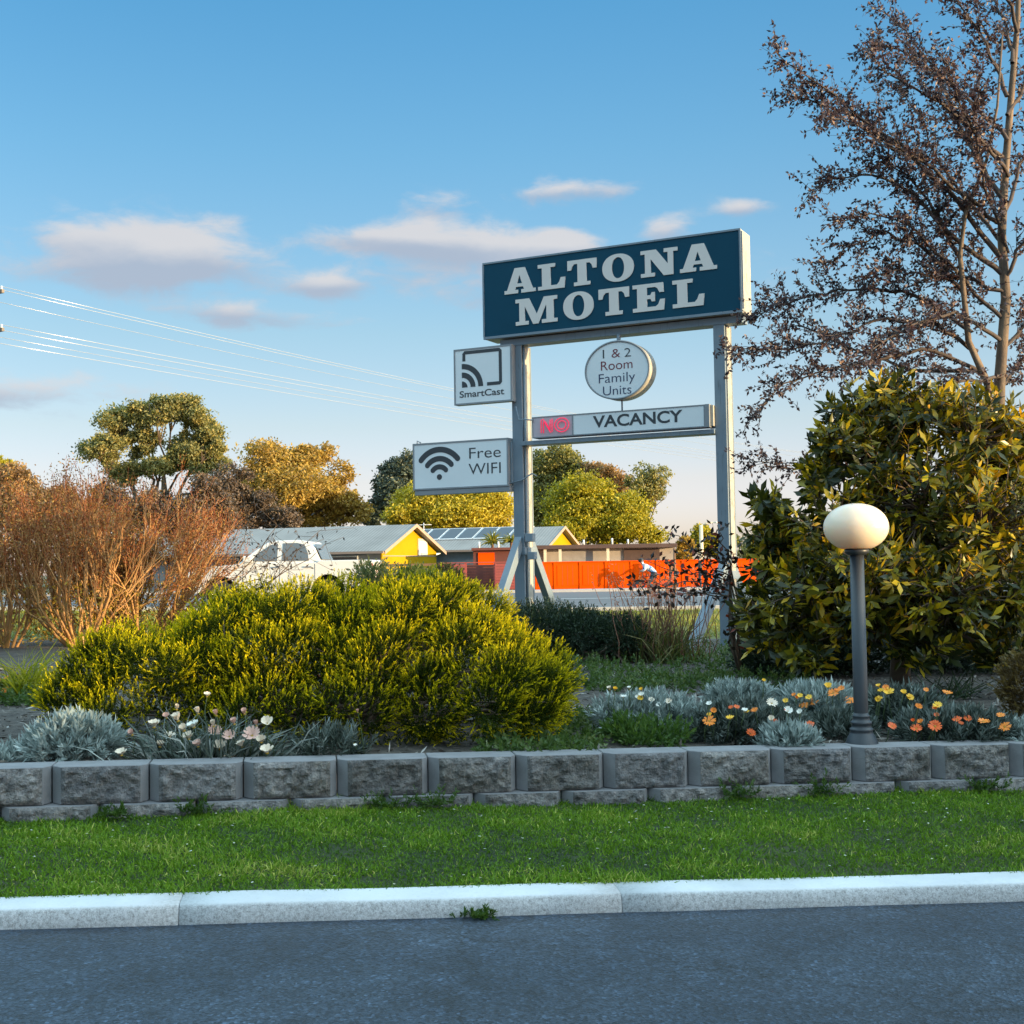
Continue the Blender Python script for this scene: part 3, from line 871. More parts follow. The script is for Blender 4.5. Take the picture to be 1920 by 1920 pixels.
def words(t, s, px0, py0, px1, py1, cap, nf, mat, weight=0.0, name='lettering', up=0.0, down=0.0):
    """Text whose baseline runs px0,py0 -> px1,py1 with capitals cap pixels high (up/down: overshoot of this text's box)."""
    a = SP(px0, py0, nf); b = SP(px1, py1, nf)
    a2 = SP(px0, py0 - cap, nf); h = a2[1] - a[1]
    w0 = (a[1] + b[1]) / 2
    return link_mesh(name, on_sign(text_shape(s, .01, weight), a[0], b[0], w0 - down * h, w0 + h * (1 + up), nf, .003), mat, t)

# casting sign
t, bx, nf = cabinet('casting_sign', 'small square white sign with a casting symbol and the word SmartCast', [(850, 657), (958, 644), (961, 750), (852, 762)], -.10, 0.02)
def ic(px, py): return SP(px, py, nf)
def ring(cu_, cw, r_in, r_out, a0, a1, k=20):
    return [(cu_ + r_out * math.cos(a), cw + r_out * math.sin(a)) for a in np.linspace(a0, a1, k)] + [(cu_ + r_in * math.cos(a), cw + r_in * math.sin(a)) for a in np.linspace(a1, a0, k)]
o_ = ic(866.5, 727); sc_ = (ic(940, 720)[0] - o_[0]) / 74.0      # metres per photo pixel on this sign
def cpt(x, y): return (o_[0] + (x - 866.5) * sc_, o_[1] + y * sc_)
polys = [ring(o_[0], o_[1], 31 * sc_, 40 * sc_, 0, math.pi / 2), ring(o_[0], o_[1], 16.5 * sc_, 25.5 * sc_, 0, math.pi / 2),
         [(o_[0], o_[1])] + [(o_[0] + 10.5 * sc_ * math.cos(a), o_[1] + 10.5 * sc_ * math.sin(a)) for a in np.linspace(0, math.pi / 2, 10)]]
W_, H_, th = 74 * sc_, 61 * sc_, 5.5 * sc_
L0 = o_[0] + 1.5 * sc_; B0 = o_[1]
polys.append([(L0 + 46 * sc_, B0), (L0 + W_ - 4 * sc_, B0), (L0 + W_, B0 + 4 * sc_), (L0 + W_, B0 + H_ - 4 * sc_), (L0 + W_ - 4 * sc_, B0 + H_), (L0 + 4 * sc_, B0 + H_), (L0, B0 + H_ - 4 * sc_), (L0, B0 + 44 * sc_),
              (L0 + th, B0 + 44 * sc_), (L0 + th, B0 + H_ - th), (L0 + W_ - th, B0 + H_ - th), (L0 + W_ - th, B0 + th), (L0 + 46 * sc_, B0 + th)])
def icon(t, polys, nf, mat):
    mb = MB()
    ms = []
    for pl in polys:
        me = flat_shape([pl], .01)
        us_ = [p_[0] for p_ in pl]; ws_ = [p_[1] for p_ in pl]
        ms.append(on_sign(me, min(us_), max(us_), min(ws_), max(ws_), nf, .003))
    link_mesh('symbol', join_meshes(ms, 'symbol'), mat, t)
icon(t, polys, nf, M['ink'])
words(t, 'SmartCast', 862, 747, 945.5, 738.5, 12.5, nf, M['ink'], .012)
# wifi sign
t, bx, nf = cabinet('wifi_sign', 'wide white sign with a wireless symbol and the words Free WIFI', [(773, 833), (951, 820), (955, 911), (775, 920)], -.14, 0.0)
mb = MB(); sbox(mb, bx[0] + .02, uL0 - .005, bx[2] - .07, bx[2] - .003, -.13, -.01); mb.build('ledge', M['steel_dark'], t, .004)
mb = MB(); sbox(mb, bx[1] + .002, uL0 + .01, bx[2] + .05, bx[3] - .05, -.12, -.06); mb.build('bracket', M['steel'], t, .004)
u_, w_ = SP(782, 829, -.07)
mb = MB(); mb.tube([S(u_, -.07, bx[3]), S(u_, -.07, bx[3] + .045), S(u_ + .06, -.07, bx[3] + .015)], .008, 6); mb.build('hook', M['steel_dark'], t)
o_ = SP(824, 894, nf); sc_ = (SP(862, 856, nf)[0] - SP(786, 862, nf)[0]) / 77.0
def rarc(r, th_, a):
    a0, a1 = math.pi / 2 + a, math.pi / 2 - a
    pl = ring(o_[0], o_[1], r - th_ / 2, r + th_ / 2, a0, a1, 24)
    def capp(ac, sgn): 
        c = (o_[0] + r * math.cos(ac), o_[1] + r * math.sin(ac))
        return [(c[0] + th_ / 2 * math.cos(ac + sgn * q), c[1] + th_ / 2 * math.sin(ac + sgn * q)) for q in np.linspace(0, math.pi, 8)[1:-1]]
    k = 24
    return pl[:k] + capp(a1, -1) + pl[k:] + [p_ for p_ in reversed(capp(a0, 1))]
icon(t, [rarc(45 * sc_, 9.5 * sc_, .88), rarc(30 * sc_, 9 * sc_, .86), rarc(16.5 * sc_, 8.5 * sc_, .85), ell(o_[0], o_[1] - .3 * sc_, 4.8 * sc_, 4.8 * sc_, 20)], nf, M['ink'])
words(t, 'Free', 880, 860, 939, 856.5, 20, nf, M['ink'], -.006)
words(t, 'WIFI', 879, 890, 939, 886.5, 20, nf, M['ink'], -.006)
# vacancy sign
t, bx, nf = cabinet('no_vacancy_sign', 'long white bar sign reading NO VACANCY with NO in red neon', [(997, 783), (1320, 757.5), (1323, 796), (998, 826)], -.24, -.02, .014)
ud = SP(1074, 800, nf)[0]
mb = MB(); sbox(mb, ud - .008, ud + .008, bx[2] + .014, bx[3] - .014, nf - .001, nf + .008); mb.build('divider', M['steel_dark'], t)
mb = MB(); sbox(mb, bx[0] + .014, ud - .008, bx[2] + .014, bx[3] - .014, nf - .003, nf + .0015); mb.build('neon_panel', mat_plain('pinkish_panel', (.46, .40, .44), .4, var=.05), t)
mb = MB(); sbox(mb, bx[1] + .001, bx[1] + .06, bx[2] - .005, bx[3] + .003, -.245, -.015); mb.build('end_cap', M['steel_dark'], t, .004)
mb = MB(); sbox(mb, bx[1] + .062, uR0 - .004, bx[2] + .01, bx[3] - .01, -.20, -.05); mb.build('mounting_block', M['weathered'], t, .004)
words(t, 'VACANCY', 1112, 803.5, 1280, 790, 22.5, nf, M['ink'], .022)
def mat_neon():
    m, n, l, b = new_mat('red_neon')
    b.inputs['Base Color'].default_value = (.5, .02, .07, 1); b.inputs['Roughness'].default_value = .25
    b.inputs['Emission Color'].default_value = (1.0, .02, .10, 1); b.inputs['Emission Strength'].default_value = .42
    return m
M['neon'] = mat_neon()
def nq(px, py): 
    q = SP(px, py, nf + .02); return S(q[0], .018 + nf, q[1])
mb = MB()
for (r_, d_) in ((0, 0), (1, 0)):
    k = 4.4 * r_
    mb.tube([nq(1014.5 + k, 812), nq(1014.5 + k, 787 + k), nq(1018 + k, 786 + k), nq(1032 - k * .3, 811 - k), nq(1035 - k, 809 - k * .6), nq(1035 - k * .8, 785 + k * .4)], .0058, 8)
    ov = []
    for a in np.linspace(0, 2 * math.pi, 25):
        ov.append(nq(1053 + (13.5 - k * 1.3) * math.cos(a), 796.5 + (13 - k * 1.2) * math.sin(a) - .06 * (13 - k) * math.cos(a)))
    mb.tube(ov, .0058, 8)
mb.build('neon_lettering', M['neon'], t)
# oval sign
cu_, cw_ = SP(1156.5, 693.5, 0.05)
ru = (SP(1217, 693, .05)[0] - SP(1096, 693, .05)[0]) / 2; rw = (SP(1157, 639, .05)[1] - SP(1157, 749, .05)[1]) / 2
t = thing('oval_sign', 'round white sign reading 1 & 2 Room Family Units on a short stem', 'sign', S(cu_, -.05, cw_ - rw))
def ovl(n_, k, dr=0.0): return [S(cu_ + (ru - dr) * math.cos(a), n_, cw_ + (rw - dr) * math.sin(a)) for a in np.linspace(0, 2 * math.pi, k, endpoint=False)]
mb = MB(); k = 64
a_, b2 = ovl(-.20, k), ovl(.04, k)
mb.add(a_ + b2, [(i, (i + 1) % k, k + (i + 1) % k, k + i) for i in range(k)], 0, True)
mb.add(a_, [tuple(range(k))], 0); mb.add(b2, [tuple(range(k))[::-1]], 0)
mb.build('cabinet', M['weathered'], t)
mb = MB(); o1, o2, o3, o4 = ovl(.03, k, -.004), ovl(.052, k, -.004), ovl(.052, k, .018), ovl(.042, k, .018)
mb.add(o1 + o2 + o3 + o4, [(j * k + i, j * k + (i + 1) % k, (j + 1) * k + (i + 1) % k, (j + 1) * k + i) for j in range(3) for i in range(k)], 0, True)
mb.build('trim', M['steel_dark'], t)
mb = MB(); mb.add(ovl(.043, k, .017) + ovl(.0405, k, .017), [tuple(range(k))] + [(i, (i + 1) % k, k + (i + 1) % k, k + i) for i in range(k)]); mb.build('face', M['face_white'], t)
uS = SP(1160, 632, -.08)[0]
mb = MB(); mb.tube([S(uS, -.08, cw_ + rw - .03), S(uS, -.08, wC0 - .10)], .026, 12); mb.build('stem', M['steel'], t)
mb = MB(); mb.tube([S(uS + .02, -.10, cw_ - rw + .03), S(uS + .02, -.10, bx[3] - .002)], .011, 8); mb.build('rod', M['steel'], t)
for (s, x0, y0, x1, y1, cap, mt_) in (('1', 1130.5, 672.3, 1133, 672, 16, 'ink'), ('&', 1147, 671, 1163, 669.5, 16, 'ink_red'), ('2', 1171, 669, 1183, 668, 16, 'ink')):
    words(t, s, x0, y0, x1, y1, cap, .043, M[mt_], -.008)
words(t, 'Room', 1127, 694.5, 1186, 690.5, 17, .043, M['ink_red'], -.006)
words(t, 'Family', 1123, 720, 1191, 715, 18, .043, M['ink_blue'], -.008, down=.24, up=.02)
words(t, 'Units', 1131, 741.5, 1184, 738, 17, .043, M['ink_blue'], -.008)
# ------------------------------------------------------------------ motel wing to the right (its roof throws the long shadow over the drive)
M['brick'] = mat_plain('cream_brick', (.42, .34, .26), .9, var=.2, scale=12, bmp=.4, bscale=30)
M['roof_metal'] = None
def mat_roofing(name, c, pitch=1.35):
    m, n, l, b = new_mat(name)
    v = coords(n, l)
    w = n.new('ShaderNodeTexWave'); w.bands_direction = 'X'; w.inputs['Scale'].default_value = pitch; w.inputs['Distortion'].default_value = 0
    l.new(v, w.inputs['Vector'])
    f = noise(n, l, v, .6, 5)
    col = ramp(n, l, f, [(.3, tuple(x * .82 for x in c)), (.7, tuple(x * 1.12 for x in c))])
    col = mix_rgb(n, l, 1.0, col, ramp(n, l, w.outputs['Fac'], [(.0, (.62, .62, .62)), (.16, (1, 1, 1)), (1, (1.05, 1.05, 1.05))]), 'MULTIPLY')
    l.new(col, b.inputs['Base Color']); b.inputs['Roughness'].default_value = .7; b.inputs['Specular IOR Level'].default_value = .25
    return m
M['roofing'] = mat_roofing('grey_metal_roof', (.30, .285, .265))
M['roof_motel'] = mat_roofing('motel_roof', (.25, .22, .2))
M['glass'] = None
def mat_glass(name, c=(.02, .025, .03)):
    m, n, l, b = new_mat(name)
    b.inputs['Base Color'].default_value = (*c, 1); b.inputs['Roughness'].default_value = .06
    b.inputs['Specular IOR Level'].default_value = .8
    return m
M['glass'] = mat_glass('window_glass')
M['white_paint'] = mat_plain('white_paint', (.74, .73, .70), .5, var=.06)
wing = thing('motel_wing', 'low cream brick motel wing beside the driveway', 'building', (20, -6, 0))
WZ = -.5
mb = MB(); mb.box(20, 27, -26, 7.2, WZ, 2.70); mb.build('wall', M['brick'], wing)
mb = MB(); mb.prism([(19.4, -26.5, 2.72), (23.5, -26.5, 3.33), (27.6, -26.5, 2.72), (27.6, -26.5, 2.62), (19.4, -26.5, 2.62)], (0, 34.3, 0)); mb.build('roof', M['roof_motel'], wing)
for k in range(5):
    y0 = -24 + k * 6.2
    mb = MB(); mb.box(19.93, 20.02, y0, y0 + .95, WZ + .2, 2.1); mb.build('door', M['steel_dark'], wing)
    mb = MB(); mb.box(19.94, 20.02, y0 + 1.6, y0 + 3.6, .7, 2.05); w_ = mb.build('window', M['white_paint'], wing)
    mb = MB(); mb.box(19.93, 19.939, y0 + 1.67, y0 + 3.53, .77, 1.98); mb.build('pane', M['glass'], w_, local=False)

# ------------------------------------------------------------------ houses across the street
PHI = math.radians(20.8)
M['yellow'] = mat_plain('yellow_wall', (.40, .245, .004), .8, var=.07, scale=.6, spec=.1)
M['grey_wall'] = mat_plain('grey_wall', (.20, .22, .24), .8, var=.1)
M['barge'] = mat_plain('peach_trim', (.40, .27, .20), .6, var=.06)
M['pale_trim'] = mat_plain('pale_trim', (.55, .50, .44), .6, var=.06)
M['solar'] = mat_plain('solar_cell', (.014, .018, .03), .3, var=.1, spec=.3)
M['alu'] = mat_plain('aluminium_frame', (.75, .75, .74), .4, var=.04)
def house(label, cx, cy, length, width, z_eave, z_ridge, over=.45):
    """Gabled house: cx,cy is the near corner of its gable; the gable faces the sun, the long side runs off to the left."""
    gx, gy = math.sin(PHI), math.cos(PHI); lx, ly = -math.cos(PHI), math.sin(PHI)
    def H(l_, g, z): return (cx + lx * l_ + gx * g, cy + ly * l_ + gy * g, z)
    h = thing('house', label, 'house', H(length / 2, width / 2, 0))
    # parts are modelled in the house's own frame so that the roof ribs run down the slope
    h.rotation_euler = (0, 0, math.atan2(-ly, -lx))
    ca, sa = math.cos(-h.rotation_euler[2]), math.sin(-h.rotation_euler[2])
    ox, oy = h.location.x, h.location.y
    def loc(p):
        x, y = p[0] - ox, p[1] - oy
        return (x * ca - y * sa, x * sa + y * ca, p[2])
    def fr(l_, g, z): return loc(H(l_, g, z))
    return h, fr
def hbox(mb, fr, l0, l1, g0_, g1, z0, z1, mi=0): mb.box(l0, l1, g0_, g1, z0, z1, mi, fr)
def gable_house(label, cx, cy, length, width, ze, zr):
    h, fr = house(label, cx, cy, length, width, ze, zr)
    m_ = width / 2
    mb = MB(); hbox(mb, fr, .1, length, 0, width, -.3, ze - .02); mb.build('wall', M['grey_wall'], h, local=True)
    mb = MB(); mb.prism([fr(.0, 0, -.3), fr(.0, width, -.3), fr(.0, width, ze), fr(.0, m_, zr - .05), fr(.0, 0, ze)], np.array(fr(.099, 0, 0)) - np.array(fr(0, 0, 0)))
    mb.build('gable_wall', M['yellow'], h, local=True)
    ov = .5; sl = (zr - ze) / m_
    mb = MB()
    for s_ in (0, 1):
        e = -ov if s_ == 0 else width + ov; ze2 = ze - ov * sl
        p = [fr(-.45, e, ze2), fr(length + .4, e, ze2), fr(length + .4, m_, zr), fr(-.45, m_, zr)]
        q = [(a[0], a[1], a[2] + .09) for a in p]
        mb.hexa(p + q)
    mb.build('roof', M['roofing'], h, local=True)
    for s_ in (0, 1):
        e = -ov - .03 if s_ == 0 else width + ov + .03; ze2 = ze - (ov + .03) * sl
        mb = MB(); a = [fr(-.50, e, ze2 - .12), fr(-.50, m_, zr - .10), fr(-.50, m_, zr + .12), fr(-.50, e, ze2 + .10)]
        mb.prism(a, np.array(fr(-.455, 0, 0)) - np.array(fr(-.50, 0, 0))); mb.build('barge_board', M['barge'], h, local=True)
    mb = MB(); hbox(mb, fr, -.4, length + .4, -ov - .12, -ov, ze - ov * sl - .06, ze - ov * sl + .07); mb.build('gutter', M['barge'], h, local=True)
    return h, fr
H1Y = 77.0
h1x = PX(716, H1Y)
h1, f1 = gable_house('grey roofed house with a plain yellow gable behind the white pickup', h1x, H1Y, 20, 8, PZ(716, 1030, H1Y), PZ(768, 986, H1Y + 3.7))
ze1 = PZ(716, 1030, H1Y)
for (l0, l1) in ((1.6, 3.6), (3.9, 6.2), (6.5, 8.8), (10, 12)):
    mb = MB(); hbox(mb, f1, l0, l1, -.05, .06, ze1 - 1.25, ze1 - .35); w_ = mb.build('window', M['white_paint'], h1, local=True)
    mb = MB(); hbox(mb, f1, l0 + .07, l1 - .07, -.06, -.052, ze1 - 1.18, ze1 - .42); mb.build('pane', M['glass'], w_, local=True)
mb = MB(); hbox(mb, f1, -.03, .02, .1, 7.9, ze1 - .42, ze1 - .36); mb.build('band', M['barge'], h1, local=True)
mb = MB(); hbox(mb, f1, -.06, .02, 5.1, 6.5, ze1 - .35, ze1 + .72); w_ = mb.build('gable_window', M['pale_trim'], h1, local=True)
mb = MB(); hbox(mb, f1, -.075, -.062, 5.25, 6.35, ze1 - .2, ze1 + .57); mb.build('blind', M['white_paint'], w_, local=True)
H2Y = 90.0
h2x = PX(1018, H2Y); ze2 = PZ(1018, 1025, H2Y)
h2, f2 = gable_house('grey roofed house with solar panels and a small yellow gable', h2x, H2Y, 15.5, 7.4, ze2, PZ(1058, 989, H2Y + 3.4))
zr2 = PZ(1058, 989, H2Y + 3.4)
def on_roof2(l_, t, up):       # t 0 at eave .. 1 at ridge
    g = -.5 + (3.7 + .5) * t; z = ze2 - .5 * (zr2 - ze2) / 3.7 + (zr2 - ze2 + .5 * (zr2 - ze2) / 3.7) * t
    return f2(l_, g, z + .09 + up)
for k in range(9):
    l0 = 1.9 + k * 1.36; l1 = l0 + 1.28
    mb = MB(); p = [on_roof2(l0, .46, .04), on_roof2(l1, .46, .04), on_roof2(l1, .98, .04), on_roof2(l0, .98, .04)]
    q = [on_roof2(l0, .46, .10), on_roof2(l1, .46, .10), on_roof2(l1, .98, .10), on_roof2(l0, .98, .10)]
    mb.hexa(p + q, 0)
    e = .05; mb.hexa([on_roof2(l0 + e, .48, .101), on_roof2(l1 - e, .48, .101), on_roof2(l1 - e, .96, .101), on_roof2(l0 + e, .96, .101),
                      on_roof2(l0 + e, .48, .106), on_roof2(l1 - e, .48, .106), on_roof2(l1 - e, .96, .106), on_roof2(l0 + e, .96, .106)], 1)
    mb.build('solar_panel', [M['alu'], M['solar']], h2, local=True)
mb = MB(); mb.tube([on_roof2(9.6, .35, 0), on_roof2(9.6, .35, 1.5)], .03, 6); a = on_roof2(9.6, .35, 1.35)
for k in range(4): mb.tube([(a[0] - .5 + k * .33, a[1] - .3, a[2]), (a[0] - .5 + k * .33, a[1] + .3, a[2])], .02, 5)
mb.tube([(a[0] - .6, a[1], a[2]), (a[0] + .6, a[1], a[2])], .02, 5)
mb.build('antenna', M['alu'], h2, local=True)
for (l0, l1) in ((8.6, 9.6), (10.0, 11.4), (11.8, 13.2)):
    mb = MB(); hbox(mb, f2, l0, l1, -.05, .05, .6, 2.0); w_ = mb.build('window', M['white_paint'], h2, local=True)
    mb = MB(); hbox(mb, f2, l0 + .1, l1 - .1, -.07, -.055, .7, 1.9); mb.build('pane', M['glass'], w_, local=True)
mb = MB(); p = [f2(7.6, -.5, ze2 - .35), f2(14, -.5, ze2 - .35), f2(14, -3.2, ze2 - .75), f2(7.6, -3.2, ze2 - .75)]
mb.hexa(p + [(a[0], a[1], a[2] + .1) for a in p]); mb.build('awning', M['white_paint'], h2, local=True)
for l_ in (7.8, 10.8, 13.8):
    mb = MB(); hbox(mb, f2, l_, l_ + .1, -3.1, -3.0, -.2, ze2 - .74); mb.build('awning_post', M['white_paint'], h2, local=True)

# low flat-roofed building, shed and fences on the far footpath
M['dark_red'] = mat_plain('dark_red_boards', (.13, .038, .028), .75, var=.15, scale=2)
M['dark_brown'] = mat_plain('dark_brown_boards', (.085, .050, .042), .75, var=.15, scale=2)
M['beige'] = mat_plain('beige_panel', (.36, .31, .27), .7, var=.1, scale=1)
M['orange'] = mat_plain('orange_fence_paint', (.80, .080, .001), .8, var=.10, scale=.7, spec=.05)
M['orange_line'] = mat_plain('orange_fence_joint', (.50, .06, .006), .6, var=.1)
M['red_slat'] = mat_plain('red_slats', (.28, .055, .045), .7, var=.14, scale=1.5)
M['timber'] = mat_plain('brown_timber', (.16, .085, .045), .8, var=.2, scale=2)
M['cream_post'] = mat_plain('cream_post', (.66, .58, .42), .6, var=.05)
SY = 80.0
def sx(px): return PX(px, SY)
def sz(px, py): return PZ(px, py, SY)
zt = sz(1130, 1021)
shed = thing('low_building', 'long low brown flat-roofed building behind the orange fence', 'building', (sx(1135), SY + 2, 0))
mb = MB(); mb.box(sx(1003), sx(1266), SY, SY + 6, -.3, zt - .25); mb.build('wall', M['beige'], shed)
mb = MB(); mb.box(sx(1000), sx(1268), SY - .7, SY + 6.3, zt - .25, zt); mb.build('roof', M['dark_brown'], shed, .02)
for (a, b_) in ((1004, 1010), (1052, 1112), ):
    mb = MB(); mb.box(sx(a), sx(b_), SY - .06, SY - .003, .5, zt - .35); mb.build('panel', M['dark_brown'] if a < 1010 else mat_plain('clad_panel', (.30, .27, .25), .6, var=.12, scale=3), shed)
mb = MB(); mb.box(sx(1170), sx(1237), SY - .09, SY - .004, -.1, zt - .3); mb.build('garage_door', M['dark_brown'], shed)
for p_ in (1022, 1050, 1139):
    mb = MB(); mb.box(sx(p_) - .09, sx(p_) + .09, SY - .62, SY - .44, -.1, zt - .255); mb.build('verandah_post', M['cream_post'], shed)
for p_, t_ in ((1097, 1012), (1151, 1009), (1181, 1011)):
    mb = MB(); mb.tube([(sx(p_), SY + 1, zt - .02), (sx(p_), SY + 1, PZ(p_, t_, SY + 1))], .06, 10); mb.build('vent_pipe', M['white_paint'], shed)
zs = sz(930, 1029)
shed = thing('red_shed', 'small dark red shed with an orange door behind the red slat fence', 'shed', (sx(950), SY - 1, 0))
mb = MB(); mb.box(sx(889), sx(1002), SY - 1.5, SY + 3, -.3, zs - .12); mb.build('wall', M['dark_red'], shed)
mb = MB(); mb.box(sx(886), sx(1003.5), SY - 1.8, SY + 3.2, zs - .12, zs + .05); mb.build('roof', M['dark_red'], shed, .02)
mb = MB(); mb.box(sx(898), sx(928), SY - 1.56, SY - 1.505, -.1, zs - .25); d_ = mb.build('door', M['orange'], shed)
mb = MB(); mb.box(sx(925), sx(926), SY - 1.6, SY - 1.565, 1.0, 1.2); mb.build('handle', M['alu'], d_)
for p_ in (899, 935):
    mb = MB(); mb.tube([(sx(p_), SY, zs), (sx(p_), SY, zs + .45)], .06, 8); mb.build('vent_pipe', M['white_paint'], shed)

FY = 74.0
def fx(px): return PX(px, FY)
FZ = .10
fh = PZ(1150, 1051.5, FY)
f = thing('orange_fence', 'solid bright orange panelled fence along the far footpath', 'fence', (fx(1170), FY, FZ))
edges_ = [1003, 1040, 1088, 1136, 1184, 1232, 1280, 1328, 1376, 1424]
for a, b_ in zip(edges_[:-1], edges_[1:]):
    mb = MB(); mb.box(fx(a) + .01, fx(b_) - .01, FY, FY + .05, FZ, fh - .05, 0)
    mb.box(fx(a) + .14, fx(b_) - .14, FY - .018, FY - .001, FZ + .2, fh - .22, 0)
    for q in (.3, .5, .7):
        xx = fx(a) + (fx(b_) - fx(a)) * q; mb.box(xx - .012, xx + .012, FY - .024, FY - .019, FZ + .22, fh - .24, 1)
    mb.build('panel', [M['orange'], M['orange_line']], f)
for a in edges_[1:-1]:
    mb = MB(); mb.box(fx(a) - .06, fx(a) + .06, FY - .045, FY - .020, FZ, fh - .05); mb.build('post', M['orange'], f)
mb = MB(); mb.box(fx(1003), fx(1424), FY - .05, FY + .06, fh - .05, fh); mb.build('capping', M['orange'], f)
f = thing('red_slat_fence', 'dull red horizontal slat fence left of the orange fence', 'fence', (fx(915), FY, FZ))
for (a, b_) in ((828, 873), (928, 1002)):
    mb = MB(); n_ = 9; hh = (fh - FZ - .1) / n_
    for k in range(n_): mb.box(fx(a), fx(b_), FY, FY + .03, FZ + .06 + k * hh, FZ + .06 + k * hh + hh * .86)
    mb.build('slat_panel', M['red_slat'], f)
for a in (828, 873, 928, 965, 1002):
    mb = MB(); mb.box(fx(a) - .07, fx(a) + .07, FY + .031, FY + .14, FZ, fh); mb.build('post', M['red_slat'], f)
mb = MB(); mb.box(fx(826), fx(1002.8), FY - .02, FY + .15, fh, fh + .05); mb.build('capping', M['red_slat'], f)
mb = MB(); mb.box(fx(873), fx(928), FY + 1.0, FY + 1.06, FZ, fh - .1); mb.build('recessed_gate', M['dark_red'], f)
mb = MB(); mb.box(fx(828), fx(1002), FY - .03, FY + .02, FZ - .02, FZ + .055); mb.build('plinth', M['dark_red'], f)
f = thing('timber_fence', 'dark brown timber rail fence below the yellow gable', 'fence', (fx(740), FY, FZ))
for k in range(6):
    mb = MB(); mb.box(fx(560), fx(827) - .02, FY, FY + .04, fh - .12 - k * .27, fh - k * .27 + .04 - .02); mb.build('rail', M['timber'], f)
for p_ in (562, 615, 668, 721, 774, 815):
    mb = MB(); mb.box(fx(p_) - .06, fx(p_) + .06, FY + .041, FY + .15, FZ, fh + .02); mb.build('post', M['timber'], f)

# yucca above the shed
def yucca(px, py, Y, h_, label):
    b_ = P(px, py, Y); t = thing('yucca', label, 'plant', (b_[0], Y, 0))
    mb = MB(); mb.tube([(b_[0], Y, 0), (b_[0] + .05, Y, b_[2] - .2)], [.12, .09], 8); mb.build('trunk', M['timber'], t)
    k = 60; d = rdir(k); d[:, 2] = np.abs(d[:, 2]) * .8 - .1; d = unit(d)
    d1 = unit(d + np.array((0, 0, -.5)))
    me = blade_mesh('crown', np.tile(np.array((b_[0] + .05, Y, b_[2] - .2)), (k, 1)), d, d1, h_, .12)
    link_mesh('crown', me, mat_leaf('yucca_leaf', [(0, (.12, .14, .02)), (1, (.28, .24, .04))]), t)
yucca(922, 1012, 84, 1.0, 'spiky yucca showing over the red shed roof')
yucca(957, 1010, 84, .8, 'small yellowish yucca nearest the sign post over the shed')

# street lamp, pole and stake
t = thing('street_lamp', 'pale street lamp with a short arm beyond the orange fence', 'lamp', P(1316, 1104, 84) * np.array((1, 1, 0)))
X_ = PX(1316, 84); zt_ = PZ(1316, 984, 84)
mb = MB(); mb.tube([(X_, 84, 0), (X_, 84, zt_)], [.16, .12], 10); mb.build('pole', M['cream_post'], t)
mb = MB(); mb.tube([(X_, 84, zt_ - .05), (X_ + .5, 84, zt_ + .12), (X_ + 1.0, 84, zt_ + .15)], .04, 8); mb.build('arm', M['cream_post'], t)
mb = MB(); mb.box(X_ + .95, X_ + 1.6, 83.88, 84.12, zt_ + .08, zt_ + .2); mb.build('lantern', M['alu'], t, .03)
X_ = PX(1265, 62)
mb = MB(); mb.tube([(X_, 62, bed_z(X_, 62)), (X_, 62, PZ(1265, 1028, 62))], [.06, .055], 8)
tag(mb.build('stake', M['timber'], origin=(X_, 62, 0)), 'thin brown stake standing in front of the orange fence', 'stake')

# ------------------------------------------------------------------ power line
M['pole_wood'] = mat_plain('grey_pole_wood', (.20, .17, .14), .85, var=.2, scale=3)
M['cable'] = mat_plain('cable', (.55, .54, .52), .35, metal=.6, var=.03)
UP0 = np.array((PX(-22, 52), 52.0)); UP1 = np.array((PX(1640, 150), 150.0))
wd = (UP1 - UP0) / np.linalg.norm(UP1 - UP0); wn_ = np.array((wd[1], -wd[0]))
z_hi, z_lo = PZ(0, 553, 52), PZ(0, 624, 52)
for i, U in enumerate((UP0, UP1)):
    t = thing('utility_pole', ('grey utility pole whose crossarm ends reach into the left edge', 'distant utility pole standing behind the dark leaved tree')[i], 'utility pole', (U[0], U[1], 0))
    mb = MB(); mb.tube([(U[0], U[1], -.3), (U[0], U[1], z_hi + .5)], [.17, .11], 12); mb.build('pole', M['pole_wood'], t)
    for z, wdt in ((z_hi, 1.05), (z_lo, 1.05)):
        mb = MB(); a = U - wn_ * wdt; b_ = U + wn_ * wdt
        mb.beam((a[0], a[1] - .15, z), (b_[0], b_[1] - .15, z), .12, .14); arm = mb.build('crossarm', M['pole_wood'], t)
        for s_ in (-.95, -.45, .45, .95):
            c = U + wn_ * s_
            mb = MB(); mb.lathe([(0, .07), (.03, .07), (.05, .10), (.03, .14), (.05, .18), (.03, .22), (0, .23)], (c[0], c[1] - .15, z), 10); mb.build('insulator', M['white_paint'], arm)
def wire(s_, z, sag, up, label, grp):
    a = UP0 + wn_ * s_; b_ = UP1 + wn_ * s_
    pts = []
    for k in range(25):
        t = k / 24; q = a + (b_ - a) * t
        pts.append((q[0], q[1] - .15, z + .2 + up - 4 * sag * t * (1 - t)))
    mb = MB(); mb.tube(pts, .012, 5)
    tag(mb.build('power_line', M['cable'], origin=pts[0]), label, 'wire', grp)
for s_, up in ((.95, 0), (.45, 0), (-.95, -.15)): wire(s_, z_hi, 1.0, up, 'thin pale cable of the upper bundle crossing the sky', 'upper power lines')
for s_, up in ((.95, 0), (.45, -.1), (-.45, -.2), (-.95, -.35)): wire(s_, z_lo, .55, up, 'thin pale cable of the lower bundle crossing the sky', 'lower power lines')

